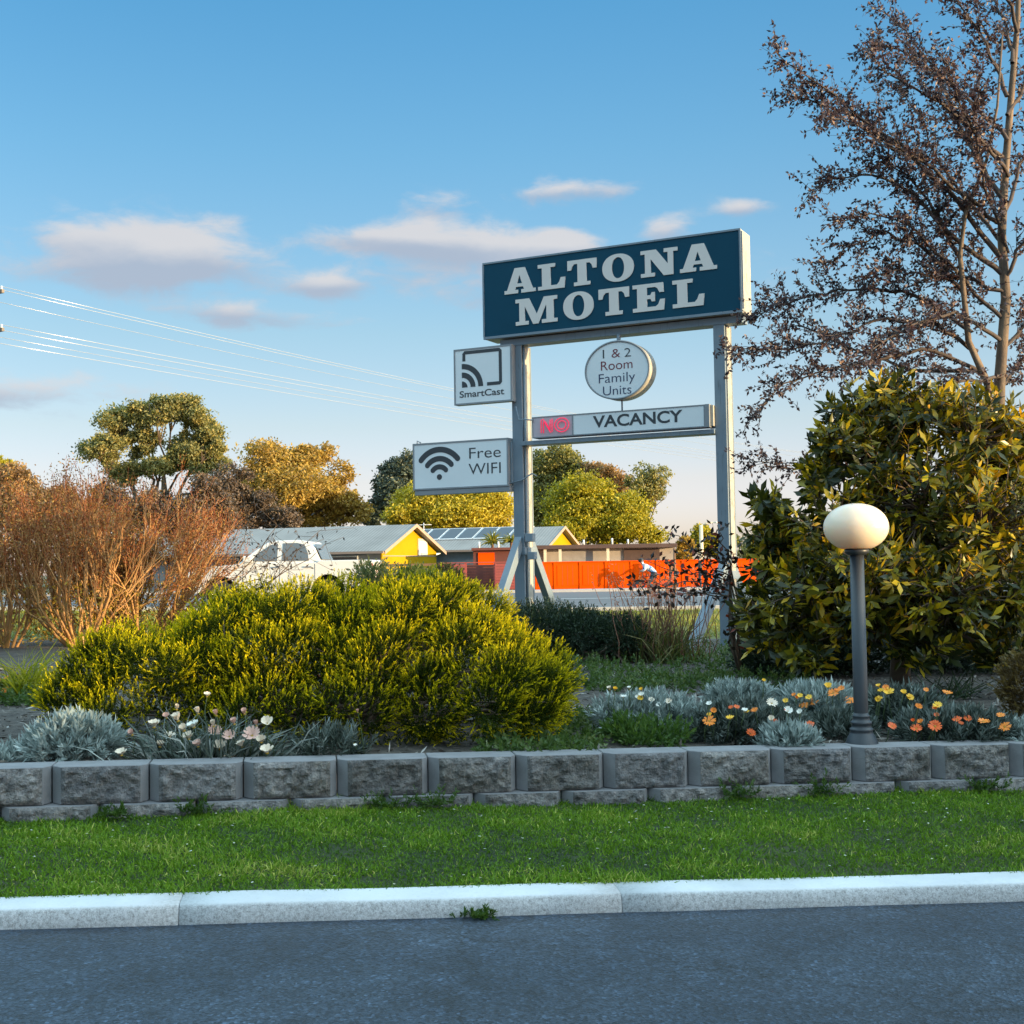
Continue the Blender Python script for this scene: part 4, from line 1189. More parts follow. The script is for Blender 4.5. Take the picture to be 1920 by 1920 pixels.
# ------------------------------------------------------------------ white pickup
M['car_white'] = None
def mat_car():
    m, n, l, b = new_mat('white_car_paint')
    b.inputs['Base Color'].default_value = (.66, .64, .60, 1); b.inputs['Roughness'].default_value = .3
    b.inputs['Coat Weight'].default_value = .6; b.inputs['Coat Roughness'].default_value = .08
    return m
M['car_white'] = mat_car()
M['car_glass'] = mat_glass('car_glass', (.10, .12, .14))
M['rubber'] = mat_plain('tyre_rubber', (.025, .025, .027), .85, var=.1)
M['black_trim'] = mat_plain('black_trim', (.02, .02, .022), .5, var=.1)
M['rim'] = mat_plain('alloy_rim', (.45, .45, .46), .35, metal=.8, var=.05)
UY = 36.0
ux0 = PX(366, UY); UL = 5.15
ug = bed_z(ux0 + 2.5, UY) + .004
car = thing('pickup_truck', 'white double cab pickup truck parked across the street behind the shrubs', 'pickup truck', (ux0 + UL / 2, UY, ug), rz=math.radians(-4))
XO = -UL / 2
def arch(cx, r, z, k=10): return [(cx + r * math.cos(a), z + r * math.sin(a)) for a in np.linspace(0, math.pi, k)]
ax_f, ax_r, wr = .92, 3.92, .38
low = [(.02, .45), (0, .62), (.03, .98), (.25, 1.10), (1.35, 1.20), (1.55, 1.22), (3.62, 1.22), (3.70, 1.27), (5.08, 1.27), (5.14, 1.22), (5.15, .62), (5.10, .52)]
low += [(ax_r + .49, .42)] + [(x, z) for x, z in arch(ax_r, .47, .42)] + [(ax_r - .49, .36)] + [(ax_f + .49, .36)] + arch(ax_f, .47, .42) + [(ax_f - .49, .42)]
hw = .92
mb = MB()
pl = [(XO + x, -hw, z) for x, z in low]
mb.prism(pl, (0, 2 * hw, 0)); mb.build('body', M['car_white'], car, .045, local=True, seg=3)
# cab: tapered glasshouse
bot = [(1.42, 1.20), (3.74, 1.20)]; top = [(2.28, 1.84), (3.30, 1.84)]
def cabv(x, z, s_):
    t = (z - 1.20) / .64; return (XO + x, s_ * (.87 - .17 * t), z)
sec = [(1.42, 1.20), (1.85, 1.55), (2.20, 1.78), (2.45, 1.84), (3.10, 1.845), (3.38, 1.80), (3.55, 1.60), (3.74, 1.20)]
mb = MB(); a = [cabv(x, z, -1) for x, z in sec]; b_ = [cabv(x, z, 1) for x, z in sec]; k = len(sec)
mb.add(a + b_, [tuple(range(k)), tuple(reversed(range(k, 2 * k)))] + [(i, k + i, k + (i + 1) % k, (i + 1) % k) for i in range(k)])
mb.build('cab', M['car_white'], car, .03, local=True)
for s_ in (-1, 1):
    for poly in ([(1.80, 1.27), (2.02, 1.52), (2.32, 1.72), (2.52, 1.755), (2.52, 1.27)], [(2.66, 1.27), (2.66, 1.76), (3.05, 1.765), (3.25, 1.72), (3.36, 1.50), (3.40, 1.27)]):
        mb = MB(); pts = [np.array(cabv(x, z, s_)) + np.array((0, s_ * .004, 0)) for x, z in poly]
        mb.prism(pts, (0, s_ * .008, 0)); mb.build('side_window', M['car_glass'], car, local=True)
    mb = MB(); mb.box(XO + 3.28, XO + 3.50, s_ * .92 - .03, s_ * .92 + .03, 1.08, 1.12); mb.build('door_handle', M['rim'], car, .008, local=True)
    mb = MB(); mb.box(XO + 2.40, XO + 2.62, s_ * .92 - .03, s_ * .92 + .03, 1.08, 1.12); mb.build('door_handle', M['rim'], car, .008, local=True)
    mb = MB(); mb.box(XO + 1.62, XO + 1.86, s_ * 1.0 - .10, s_ * 1.0 + .10, 1.24, 1.42); mb.build('mirror', M['car_white'], car, .03, local=True)
    for xx in (1.58, 2.60, 3.58):
        mb = MB(); mb.box(XO + xx - .006, XO + xx + .006, s_ * .921 - .003, s_ * .921 + .003, .50, 1.18); mb.build('door_gap', M['black_trim'], car, local=True)
    mb = MB(); mb.box(XO + .01, XO + .30, s_ * .72 - .17, s_ * .72 + .17, .80, .98); mb.build('headlight', M['car_glass'], car, .02, local=True)
    mb = MB(); mb.box(XO + 5.06, XO + 5.16, s_ * .84 - .07, s_ * .84 + .07, .80, 1.18); mb.build('tail_light', mat_plain('red_lens', (.3, .01, .01), .2), car, .02, local=True)
    for ax_ in (ax_f, ax_r):
        mb = MB(); mb.lathe([(.22, -.12), (.35, -.125), (.38, -.09), (.38, .09), (.35, .125), (.22, .12)], (XO + ax_, s_ * .79, .38), 28, axis=(0, 1, 0))
        wh = mb.build('wheel', M['rubber'], car, local=True)
        mb = MB(); mb.lathe([(.225, -.10), (.2, -.06), (.06, -.04), (0, -.045)] if s_ < 0 else [(.225, .10), (.2, .06), (.06, .04), (0, .045)], (XO + ax_, s_ * .80, .38), 20, axis=(0, 1, 0))
        mb.build('rim', M['rim'], wh, local=True)
        mb = MB(); mb.lathe([(0, 0), (.46, 0), (.46, .02), (0, .02)], (XO + ax_, s_ * .60, .42), 20, axis=(0, 1, 0)); mb.build('wheel_well', M['black_trim'], car, local=True)
mb = MB(); p_ = [np.array(cabv(1.52, 1.275, -.88)), np.array(cabv(1.52, 1.275, .88)), np.array(cabv(2.18, 1.765, .9)), np.array(cabv(2.18, 1.765, -.9))]
n_ = np.array((-.6, 0, .8)); mb.hexa([q + n_ * .004 for q in p_] + [q + n_ * .012 for q in p_]); mb.build('windscreen', M['car_glass'], car, local=True)
mb = MB(); p_ = [np.array(cabv(3.72, 1.29, -.85)), np.array(cabv(3.72, 1.29, .85)), np.array(cabv(3.50, 1.72, .88)), np.array(cabv(3.50, 1.72, -.88))]
n_ = np.array((.9, 0, .4)); mb.hexa([q + n_ * .02 for q in p_] + [q + n_ * .03 for q in p_]); mb.build('rear_window', M['car_glass'], car, local=True)
mb = MB(); mb.box(XO - .06, XO + .10, -.9, .9, .42, .66); mb.build('bumper', M['car_white'], car, .04, local=True)
mb = MB(); mb.box(XO - .01, XO + .04, -.5, .5, .70, .95); mb.build('grille', M['black_trim'], car, .01, local=True)
mb = MB(); mb.box(XO + 3.78, XO + 5.06, -.78, .78, 1.265, 1.28); mb.build('tray_cover', M['black_trim'], car, .004, local=True)

# ------------------------------------------------------------------ people
M['skin'] = mat_plain('skin', (.45, .27, .19), .6, var=.05)
M['hair_dark'] = mat_plain('dark_hair', (.03, .022, .018), .7)
def person(label, base, joints, mats, pick, hair, rz=0.0, hat=None):
    """One continuous skinned body grown on a posed skeleton. joints: name -> ((x,y,z), radius)."""
    order = list(joints)
    links = [('pelvis', 'waist'), ('waist', 'chest'), ('chest', 'neck'), ('neck', 'head'), ('head', 'crown')]
    for s_ in 'lr':
        links += [('chest', 'sho' + s_), ('sho' + s_, 'elb' + s_), ('elb' + s_, 'wri' + s_), ('wri' + s_, 'han' + s_), ('pelvis', 'hip' + s_), ('hip' + s_, 'kne' + s_), ('kne' + s_, 'ank' + s_), ('ank' + s_, 'toe' + s_)]
    me = bpy.data.meshes.new('skeleton')
    me.from_pydata([joints[j][0] for j in order], [(order.index(a), order.index(b_)) for a, b_ in links], [])
    o = bpy.data.objects.new('skeleton', me); COL.objects.link(o)
    sk = o.modifiers.new('skin', 'SKIN'); sk.use_smooth_shade = True
    for i, j in enumerate(order):
        v = me.skin_vertices[0].data[i]; r = joints[j][1]; v.radius = (r, r); v.use_root = (j == 'pelvis')
    sb = o.modifiers.new('sub', 'SUBSURF'); sb.levels = 2; sb.render_levels = 2
    dg = bpy.context.evaluated_depsgraph_get()
    body = bpy.data.meshes.new_from_object(o.evaluated_get(dg))
    bpy.data.objects.remove(o); bpy.data.meshes.remove(me)
    body.materials.clear()
    t = thing('person', label, 'person', base, rz=rz)
    for p in body.polygons: p.material_index = pick(p.center); p.use_smooth = True
    link_mesh('body', body, mats, t, local=True)
    h = joints['head'][0]; c = joints['crown'][0]
    up = (Vector(c) - Vector(h)).normalized()
    mb = MB(); mb.lathe([(.105, .02), (.115, .06), (.105, .11), (.07, .15), (0, .165)], Vector(h) - up * .01, 14, axis=up)
    if hat: mb.lathe([(.19, .055), (.12, .07)], Vector(h) - up * .01, 14, axis=up)
    mb.build('helmet' if hair == 'helmet' else ('hat' if hat else 'hair'), M['black_trim'] if hair == 'helmet' else M['hair_dark'], t, local=True)
    return t
def stand_pose(lean=0.0, knee=0.0, arms=((.25, -.1, 1.0), (.2, -.25, 1.05)), hip=.92, dirx=-1):
    J = {}
    L_ = lean
    def tor(d, w=0): return (dirx * d * math.sin(L_), w, hip + d * math.cos(L_))
    J['pelvis'] = ((0, 0, hip), .15); J['waist'] = (tor(.2), .14); J['chest'] = (tor(.42), .165); J['neck'] = (tor(.58), .062)
    hd = tor(.58); J['head'] = ((hd[0] + dirx * .05 * math.sin(L_) + dirx * .02, 0, hd[2] + .10), .085); J['crown'] = ((J['head'][0][0] + dirx * .03, 0, J['head'][0][2] + .13), .075)
    for s_, sg, am in (('l', -1, arms[0]), ('r', 1, arms[1])):
        sh = tor(.50, sg * .19); J['sho' + s_] = (sh, .075)
        hx = np.array((dirx * am[0], sg * .19 + am[1], am[2])); sh_ = np.array(sh); mid = (sh_ + hx) / 2 + np.array((dirx * -.06, sg * .05, -.06))
        J['elb' + s_] = (tuple(mid), .05); J['wri' + s_] = (tuple(hx), .036); J['han' + s_] = (tuple(hx + (hx - mid) * .3), .035)
        J['hip' + s_] = ((0, sg * .10, hip - .06), .105)
        J['kne' + s_] = ((dirx * (knee + .03), sg * .11, hip * .52), .07); J['ank' + s_] = ((dirx * -.02, sg * .12, .09), .048); J['toe' + s_] = ((dirx * .17, sg * .13, .04), .04)
    return J
M['cloth_dark'] = mat_plain('dark_cloth', (.05, .045, .045), .9, var=.2)
M['cloth_brown'] = mat_plain('brown_cloth', (.20, .10, .05), .9, var=.2)
M['cloth_blue'] = None
def mat_jersey():
    m, n, l, b = new_mat('blue_white_jersey')
    v = coords(n, l)
    l.new(ramp(n, l, noise(n, l, v, 3.2, 2), [(.44, (.03, .12, .38)), (.50, (.10, .28, .62)), (.56, (.65, .68, .72))]), b.inputs['Base Color']); b.inputs['Roughness'].default_value = .8
    return m
M['cloth_blue'] = mat_jersey()
M['cloth_denim'] = mat_plain('dark_denim', (.04, .05, .075), .9, var=.2)
def pick_by(z1, z2, headz):
    return lambda c: 2 if (c.z > headz or c.z < .0) else (1 if c.z > z2 else 0)
CY = 52.0
cxp = PX(1228, CY); czg = bed_z(cxp, CY)
J = stand_pose(lean=1.0, knee=.25, arms=((.55, 0, 1.02), (.55, 0, 1.02)), hip=.98)
J['ankl'] = ((-.02, -.12, .28), .048); J['toel'] = ((-.18, -.13, .24), .04); J['ankr'] = ((-.05, .12, .62 - .2), .048); J['toer'] = ((-.2, .13, .38), .04)
cyc = person('cyclist in a blue and white top bent over the handlebars', (cxp, CY, czg), J, [M['cloth_denim'], M['cloth_blue'], M['skin']],
             lambda c: 0 if c.z < .98 and c.x > -.35 else (2 if c.x < -.52 else 1), 'helmet')
bk = thing('bicycle', 'dark bicycle ridden by the cyclist in the blue top', 'bicycle', (cxp, CY, czg))
def bt(pts, r, name, m_='black_trim'):
    mb = MB(); mb.tube(pts, r, 8); return mb.build(name, M[m_], bk, local=True)
rw_, fw_ = (.42, 0, .34), (-.62, 0, .34)
mb = MB()
for a, b_ in (((.05, 0, .86), (-.05, 0, .30)), ((-.05, 0, .30), (-.50, 0, .78)), ((.03, 0, .80), (-.50, 0, .82)), ((-.05, 0, .30), rw_), ((.03, 0, .78), rw_), ((-.50, 0, .90), fw_)): mb.tube([a, b_], .018, 8)
mb.build('frame', M['black_trim'], bk, local=True)
for c in (rw_, fw_):
    mb = MB(); k = 28; mb.tube([(c[0] + .325 * math.cos(a), 0, c[2] + .325 * math.sin(a)) for a in np.linspace(0, 2 * math.pi, k)], .018, 6); wh = mb.build('wheel', M['rubber'], bk, local=True)
    mb = MB()
    for q in range(10): mb.tube([c, (c[0] + .32 * math.cos(q * .628), 0, c[2] + .32 * math.sin(q * .628))], .003, 4)
    mb.build('spokes', M['rim'], wh, local=True)
bt([(-.50, -.24, .98), (-.52, 0, .99), (-.50, .24, .98)], .014, 'handlebar'); bt([(-.50, 0, .88), (-.52, 0, .99)], .014, 'stem')
mb = MB(); mb.box(-.08, .18, -.07, .07, .86, .91); mb.build('saddle', M['black_trim'], bk, .02, local=True)
for (px, lean, kn, lbl, am, hip, mm) in ((1270, .9, .15, 'person in brown bending down beside the orange fence', ((.45, 0, .55), (.40, 0, .45)), .90, 'cloth_brown'),
                                 (1313, .05, .02, 'person in dark clothes and a hat standing close to the orange fence', ((.32, -.1, 1.15), (.05, .05, .85)), .92, 'cloth_dark')):
    Yp = FY - 1.55; xp = PX(px, Yp)
    person(lbl, (xp, Yp, .10), stand_pose(lean, kn, am, hip), [M['cloth_denim'], M[mm], M['skin']],
           (lambda c: 0 if c.z < .88 else 1) if lean > .5 else (lambda c: 2 if c.z > 1.52 else (0 if c.z < .92 else 1)), 'hair', hat=lean < .5)
# ------------------------------------------------------------------ lawn grass
def mat_grass(name, a, b_, dry):
    m, n, l, bs = new_mat(name)
    at = n.new('ShaderNodeAttribute'); at.attribute_name = 'rnd'
    c = ramp(n, l, at.outputs['Fac'], [(0, a), (.62, b_), (.8, dry), (1, tuple(x * 1.5 for x in dry))])
    l.new(c, bs.inputs['Base Color']); bs.inputs['Roughness'].default_value = .55; bs.inputs['Specular IOR Level'].default_value = .3
    t = n.new('ShaderNodeBsdfTranslucent'); l.new(c, t.inputs[0])
    mx = n.new('ShaderNodeMixShader'); mx.inputs[0].default_value = .3
    l.new(bs.outputs[0], mx.inputs[1]); l.new(t.outputs[0], mx.inputs[2]); l.new(mx.outputs[0], n['Material Output'].inputs[0])
    return m
M['grass'] = mat_grass('grass_blade', (.026, .082, .004), (.165, .300, .012), (.40, .41, .09))
def vnoise(x, y, f, seed):
    """Smooth value noise for patchiness."""
    r_ = np.random.RandomState(seed); lat = r_.rand(64, 64)
    u = (x * f) % 63; v = (y * f) % 63
    i = u.astype(int); j = v.astype(int); fu = u - i; fv = v - j
    fu = fu * fu * (3 - 2 * fu); fv = fv * fv * (3 - 2 * fv)
    i2 = (i + 1) % 64; j2 = (j + 1) % 64
    return (lat[i, j] * (1 - fu) + lat[i2, j] * fu) * (1 - fv) + (lat[i, j2] * (1 - fu) + lat[i2, j2] * fu) * fv
k = 190000
gx_ = rs.uniform(-4.6, 4.9, k); gt = rs.uniform(-.03, 1.0, k)
la = np.array([lawn_a(x) for x in np.linspace(-5, 5.2, 103)]); lbb = np.array([lawn_b(x) for x in np.linspace(-5, 5.2, 103)])
gi = np.linspace(-5, 5.2, 103)
def lawn_np(x, t):
    p = np.stack([np.interp(x, gi, la[:, c]) * (1 - t) + np.interp(x, gi, lbb[:, c]) * t for c in range(3)], 1)
    p[:, 0] = np.interp(x, gi, la[:, 0]) * (1 - t) + np.interp(x, gi, lbb[:, 0]) * t
    p[:, 2] += .03 * np.sin(np.pi * t) + .008 * np.sin(x * 2.1 + t * 4) - .004
    return p
gp = lawn_np(gx_, gt)
patch = vnoise(gp[:, 0] + 20, gp[:, 1] * 2.2 + 10, 2.2, 3) * .6 + vnoise(gp[:, 0] + 20, gp[:, 1] * 2 + 10, 7, 4) * .4
keep = rs.rand(k) < .45 + .8 * patch
gp = gp[keep]; gt = gt[keep]; patch = patch[keep]; k = len(gp)
d0 = unit(rs.normal(size=(k, 3)) * (.55, .55, .2) + (0, 0, .8)); d1 = unit(d0 + rs.normal(size=(k, 3)) * .6 + (0, 0, -.25))
L = (.016 + .030 * rs.rand(k) ** 2) * (.65 + .8 * patch) * (1 + .9 * (gt > .95) + .5 * (gt < .03))
rn = np.clip(patch * .62 + rs.rand(k) * .36 - .06 + (rs.rand(k) < .05) * .4, 0, 1)
tag(link_mesh('grass', blade_mesh('grass', gp, d0, d1, L, .0042 + .002 * rs.rand(k), rn), M['grass']), 'mown green lawn grass between kerb and block wall', 'grass', kind='stuff')
# tiny fallen petals and clippings
k = 240
q = lawn_np(rs.uniform(-3.4, 3.6, k), rs.uniform(0, 1, k)); q[:, 2] += .018
tag(link_mesh('clippings', leaf_mesh('clippings', q, rdir(k) * (1, 1, .2), np.tile((0, 0, 1.0), (k, 1)), .022, .012), mat_leaf('clipping', [(0, (.40, .38, .26)), (1, (.62, .62, .56))], trans=0)), 'pale fallen petals scattered over the lawn', 'petals', kind='stuff')

# weeds growing from the foot of the wall
M['weed'] = mat_leaf('weed_leaf', [(0, (.02, .05, .008)), (.6, (.06, .12, .02)), (1, (.08, .12, .03))])
WEEDS = [(368, 1500, .10, 'weed tuft at the wall foot below the pink flowered clump'), (727, 1498, .11, 'broad weed tuft at the wall foot below the golden shrub'), (812, 1488, .13, 'narrow weed tuft climbing a block joint below the golden shrub'),
         (1386, 1482, .12, 'dark weed tuft at the wall foot left of the lamp post'), (1543, 1474, .15, 'tall feathery weed tuft at the wall foot just left of the lamp post'), (1846, 1470, .10, 'weed tuft at the wall foot at the far right'),
         (210, 1515, .07, 'low straggly weed at the wall foot near the silver bush'), (890, 1702, .05, 'small weed sprouting from the kerb foot')]
for (px, py, h_, lbl) in WEEDS:
    if py < 1600:
        y = wallY(px) - .09; b_ = P(px, py + 14, y); z = wall_z(b_[0]) - .235
    else:
        b_ = P(px, py, 5.4); y = kerb_pt(b_[0])[1] - .01; z = drive_z(b_[0])
    k = 260
    org = np.tile(np.array((b_[0], y, z)), (k, 1)) + rs.normal(size=(k, 3)) * (.035 + h_ * .12, .012, .0)
    d = unit(rs.normal(size=(k, 3)) * (.7, .5, .3) + (0, -.15, .75))
    pos, ax, nr, lf, wd_, rr = shoots(org[:24], d[:24], h_ * .8 * rs.uniform(.5, 1.2, 24), 16, .024, .008, .8)
    o = link_mesh('weed_tuft', leaf_mesh('weed_tuft', pos, ax, nr, lf, wd_, rr), M['weed'], origin=(b_[0], y, z))
    tag(o, lbl, 'weed', 'weeds at the wall foot' if py < 1600 else None)

# ------------------------------------------------------------------ bed litter and ground cover
def bed_pts(k, x0, x1, y0, y1, up=.0):
    x = rs.uniform(x0, x1, k); y = rs.uniform(y0, y1, k)
    z = np.array([bed_z(a, b_) for a, b_ in zip(x, y)]) + up
    return np.stack([x, y, z], 1)
k = 16000
q = bed_pts(k, -6, 6, 6.75, 13, .012)
ok = q[:, 1] > np.array([wall_top(x)[1] + .2 for x in q[:, 0]]); q = q[ok]; k = len(q)
ax = unit(rs.normal(size=(k, 3)) * (1, 1, .25))
tag(link_mesh('mulch', leaf_mesh('mulch', q, ax, unit(rs.normal(size=(k, 3)) * .4 + (0, 0, 1)), rs.uniform(.02, .10, k), rs.uniform(.008, .02, k)),
              mat_leaf('mulch_chip', [(0, (.03, .022, .016)), (.6, (.12, .10, .08)), (.9, (.26, .23, .20)), (1, (.42, .40, .37))], trans=0, rough=.8)), 'bark mulch and dry twigs covering the garden bed', 'mulch', kind='stuff')
M['cover'] = mat_leaf('cover_leaf', [(0, (.025, .055, .012)), (.6, (.075, .13, .03)), (.88, (.14, .18, .07)), (1, (.34, .36, .24))])
def cover(px0, px1, py0, py1, n_, h_, lbl):
    """Low ground cover over the part of the bed between these directions."""
    px = rs.uniform(px0, px1, n_); py = rs.uniform(py0, py1, n_)
    pts = []
    for a, b_ in zip(px, py):
        y = 9.0
        for _ in range(4):
            d = ray(a, b_); x = d[0] / d[1] * y; z = bed_z(x, y); y = (z - CAM[2]) / d[2] * d[1]
            y = min(max(y, 6.9), 22)
        pts.append((d[0] / d[1] * y, y, bed_z(d[0] / d[1] * y, y)))
    pts = np.array(pts); dens = vnoise(pts[:, 0] + 20, pts[:, 1] + 5, 2.2, 11)
    pts = pts[rs.rand(n_) < dens * 1.4]
    d = unit(rs.normal(size=(len(pts), 3)) * .55 + (0, 0, .8))
    pos, ax, nr, lf, wd_, rr = shoots(pts, d, h_ * rs.uniform(.5, 1.4, len(pts)), 12, .035, .016, 1.1)
    return tag(link_mesh('ground_cover', leaf_mesh('ground_cover', pos, ax, nr, lf, wd_, rr), M['cover']), lbl, 'ground cover', kind='stuff')
cover(1030, 1520, 1205, 1300, 2600, .10, 'low green ground cover under the sign and dark hedge')
cover(900, 1130, 1340, 1420, 500, .07, 'sparse green ground cover at the foot of the golden shrub')

# rough grass on the verge towards the street
k = 60000
q = bed_pts(k, -13, 9, 17.2, 30.7, -.01)
d0 = unit(rs.normal(size=(k, 3)) * (.4, .4, .2) + (0, 0, .9)); d1 = unit(d0 + rs.normal(size=(k, 3)) * .5)
M['verge_grass'] = mat_grass('verge_blade', (.06, .09, .012), (.22, .24, .025), (.38, .32, .06))
tag(link_mesh('verge_grass', blade_mesh('verge_grass', q, d0, d1, rs.uniform(.04, .11, k), .010, np.clip(vnoise(q[:, 0] + 20, q[:, 1] + 5, .8, 8) * .6 + rs.rand(k) * .4, 0, 1)), M['verge_grass']), 'rough sunlit grass on the verge beside the street', 'grass', kind='stuff')

# ------------------------------------------------------------------ golden shrub
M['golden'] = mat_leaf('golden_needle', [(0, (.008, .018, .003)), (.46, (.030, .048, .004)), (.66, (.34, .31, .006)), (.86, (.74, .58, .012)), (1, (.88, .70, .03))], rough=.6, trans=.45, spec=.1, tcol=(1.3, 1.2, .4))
M['bark'] = mat_plain('brown_bark', (.11, .075, .05), .9, var=.3, scale=8)
def shrub_of_shoots(name, label, cat, blobs, nsh, slen, nleaf, lL, lW, mat, up=.55, wind=(0, 0, 0), inner=.45, ang=.7, zmin=.35, twig=True, group=None, jit=.28, tipw=.25):
    B = np.array(blobs); base = (float(B[:, 0].mean()), float(B[:, 1].mean()), bed_z(B[:, 0].mean(), B[:, 1].mean()))
    t = thing(name, label, cat, base, group)
    p, nr = blob_points(blobs, nsh, inner, zmin)
    d = unit(nr * .75 + np.array((0, 0, up)) + np.array(wind) + rs.normal(size=p.shape) * jit)
    length = slen * rs.uniform(.55, 1.25, len(p))
    org = p - d * (length * .55)[:, None]
    # inner shoots coloured darker, standing in for shade inside the crown
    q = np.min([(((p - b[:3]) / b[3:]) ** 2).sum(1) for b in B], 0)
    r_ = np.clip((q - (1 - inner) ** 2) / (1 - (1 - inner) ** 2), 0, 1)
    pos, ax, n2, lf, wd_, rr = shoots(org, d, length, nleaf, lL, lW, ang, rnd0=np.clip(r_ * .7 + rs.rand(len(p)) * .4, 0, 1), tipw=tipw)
    link_mesh('foliage', leaf_mesh('foliage', pos, ax, n2, lf, wd_, rr), mat, t)
    if twig:
        mb = MB()
        for i in rs.choice(len(p), min(90, len(p)), replace=False):
            b0 = np.array(base) + rs.normal(size=3) * (.25, .2, 0)
            mb.tube(wiggle(b0, org[i], 4, .05), taper(.016, .004, 4), 5)
        mb.build('stems', M['bark'], t)
    return t
def eb(px, py, Y, rpx, rpy, ry):
    """Ellipsoid seen at photo pixel px,py with half-size rpx,rpy pixels at distance Y."""
    c = P(px, py, Y); s_ = Y / FPX
    return (c[0], c[1], c[2], rpx * s_, ry, rpy * s_)
GB = [eb(560, 1280, 8.6, 265, 165, 1.0), eb(790, 1272, 8.4, 212, 160, .95), eb(905, 1300, 8.0, 150, 130, .75), eb(325, 1312, 8.3, 190, 126, .9), eb(620, 1340, 7.75, 300, 85, .45), eb(430, 1195, 8.9, 90, 70, .6), eb(740, 1175, 8.8, 120, 72, .7)]
_p, _n = blob_points(GB, 130, 0, .5)
GB = GB + [(p_[0] - n_[0] * .05, p_[1] - n_[1] * .05, p_[2] - n_[2] * .03, rs.uniform(.12, .20), rs.uniform(.12, .20), rs.uniform(.10, .16)) for p_, n_ in zip(_p, _n)]
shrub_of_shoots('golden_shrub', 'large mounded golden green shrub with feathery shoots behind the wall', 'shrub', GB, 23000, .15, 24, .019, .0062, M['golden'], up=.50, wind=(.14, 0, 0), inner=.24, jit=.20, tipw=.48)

# ------------------------------------------------------------------ dark hedge and small shrubs near the street
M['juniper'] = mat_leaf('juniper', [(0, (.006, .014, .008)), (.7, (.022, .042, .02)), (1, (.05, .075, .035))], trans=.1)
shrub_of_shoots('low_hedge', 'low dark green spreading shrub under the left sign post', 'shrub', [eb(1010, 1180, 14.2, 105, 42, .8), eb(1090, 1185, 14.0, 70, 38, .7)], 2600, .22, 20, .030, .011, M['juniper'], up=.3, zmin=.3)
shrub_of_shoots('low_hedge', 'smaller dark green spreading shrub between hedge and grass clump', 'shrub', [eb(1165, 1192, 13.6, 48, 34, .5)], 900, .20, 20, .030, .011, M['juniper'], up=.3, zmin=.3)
M['green_bush'] = mat_leaf('green_bush', [(0, (.02, .04, .01)), (.7, (.09, .13, .03)), (1, (.20, .22, .06))])
shrub_of_shoots('street_shrub', 'bushy green shrub by the timber fence behind the golden shrub', 'shrub', [eb(775, 1100, 16, 52, 26, .5)], 700, .25, 16, .05, .02, M['green_bush'], zmin=.3)
shrub_of_shoots('street_shrub', 'dark brownish shrub in front of the red slat fence', 'shrub', [eb(835, 1095, 18, 32, 26, .5)], 600, .22, 14, .05, .02, mat_leaf('brown_bush', [(0, (.03, .03, .012)), (1, (.12, .10, .04))]), zmin=.3)
shrub_of_shoots('street_shrub', 'leafy shrub with pinkish tips at the tail of the pickup', 'shrub', [eb(700, 1082, 15.5, 34, 20, .4)], 200, .25, 12, .05, .02, mat_leaf('pink_tip', [(0, (.05, .08, .03)), (.8, (.14, .16, .07)), (1, (.35, .20, .15))]), zmin=.3)

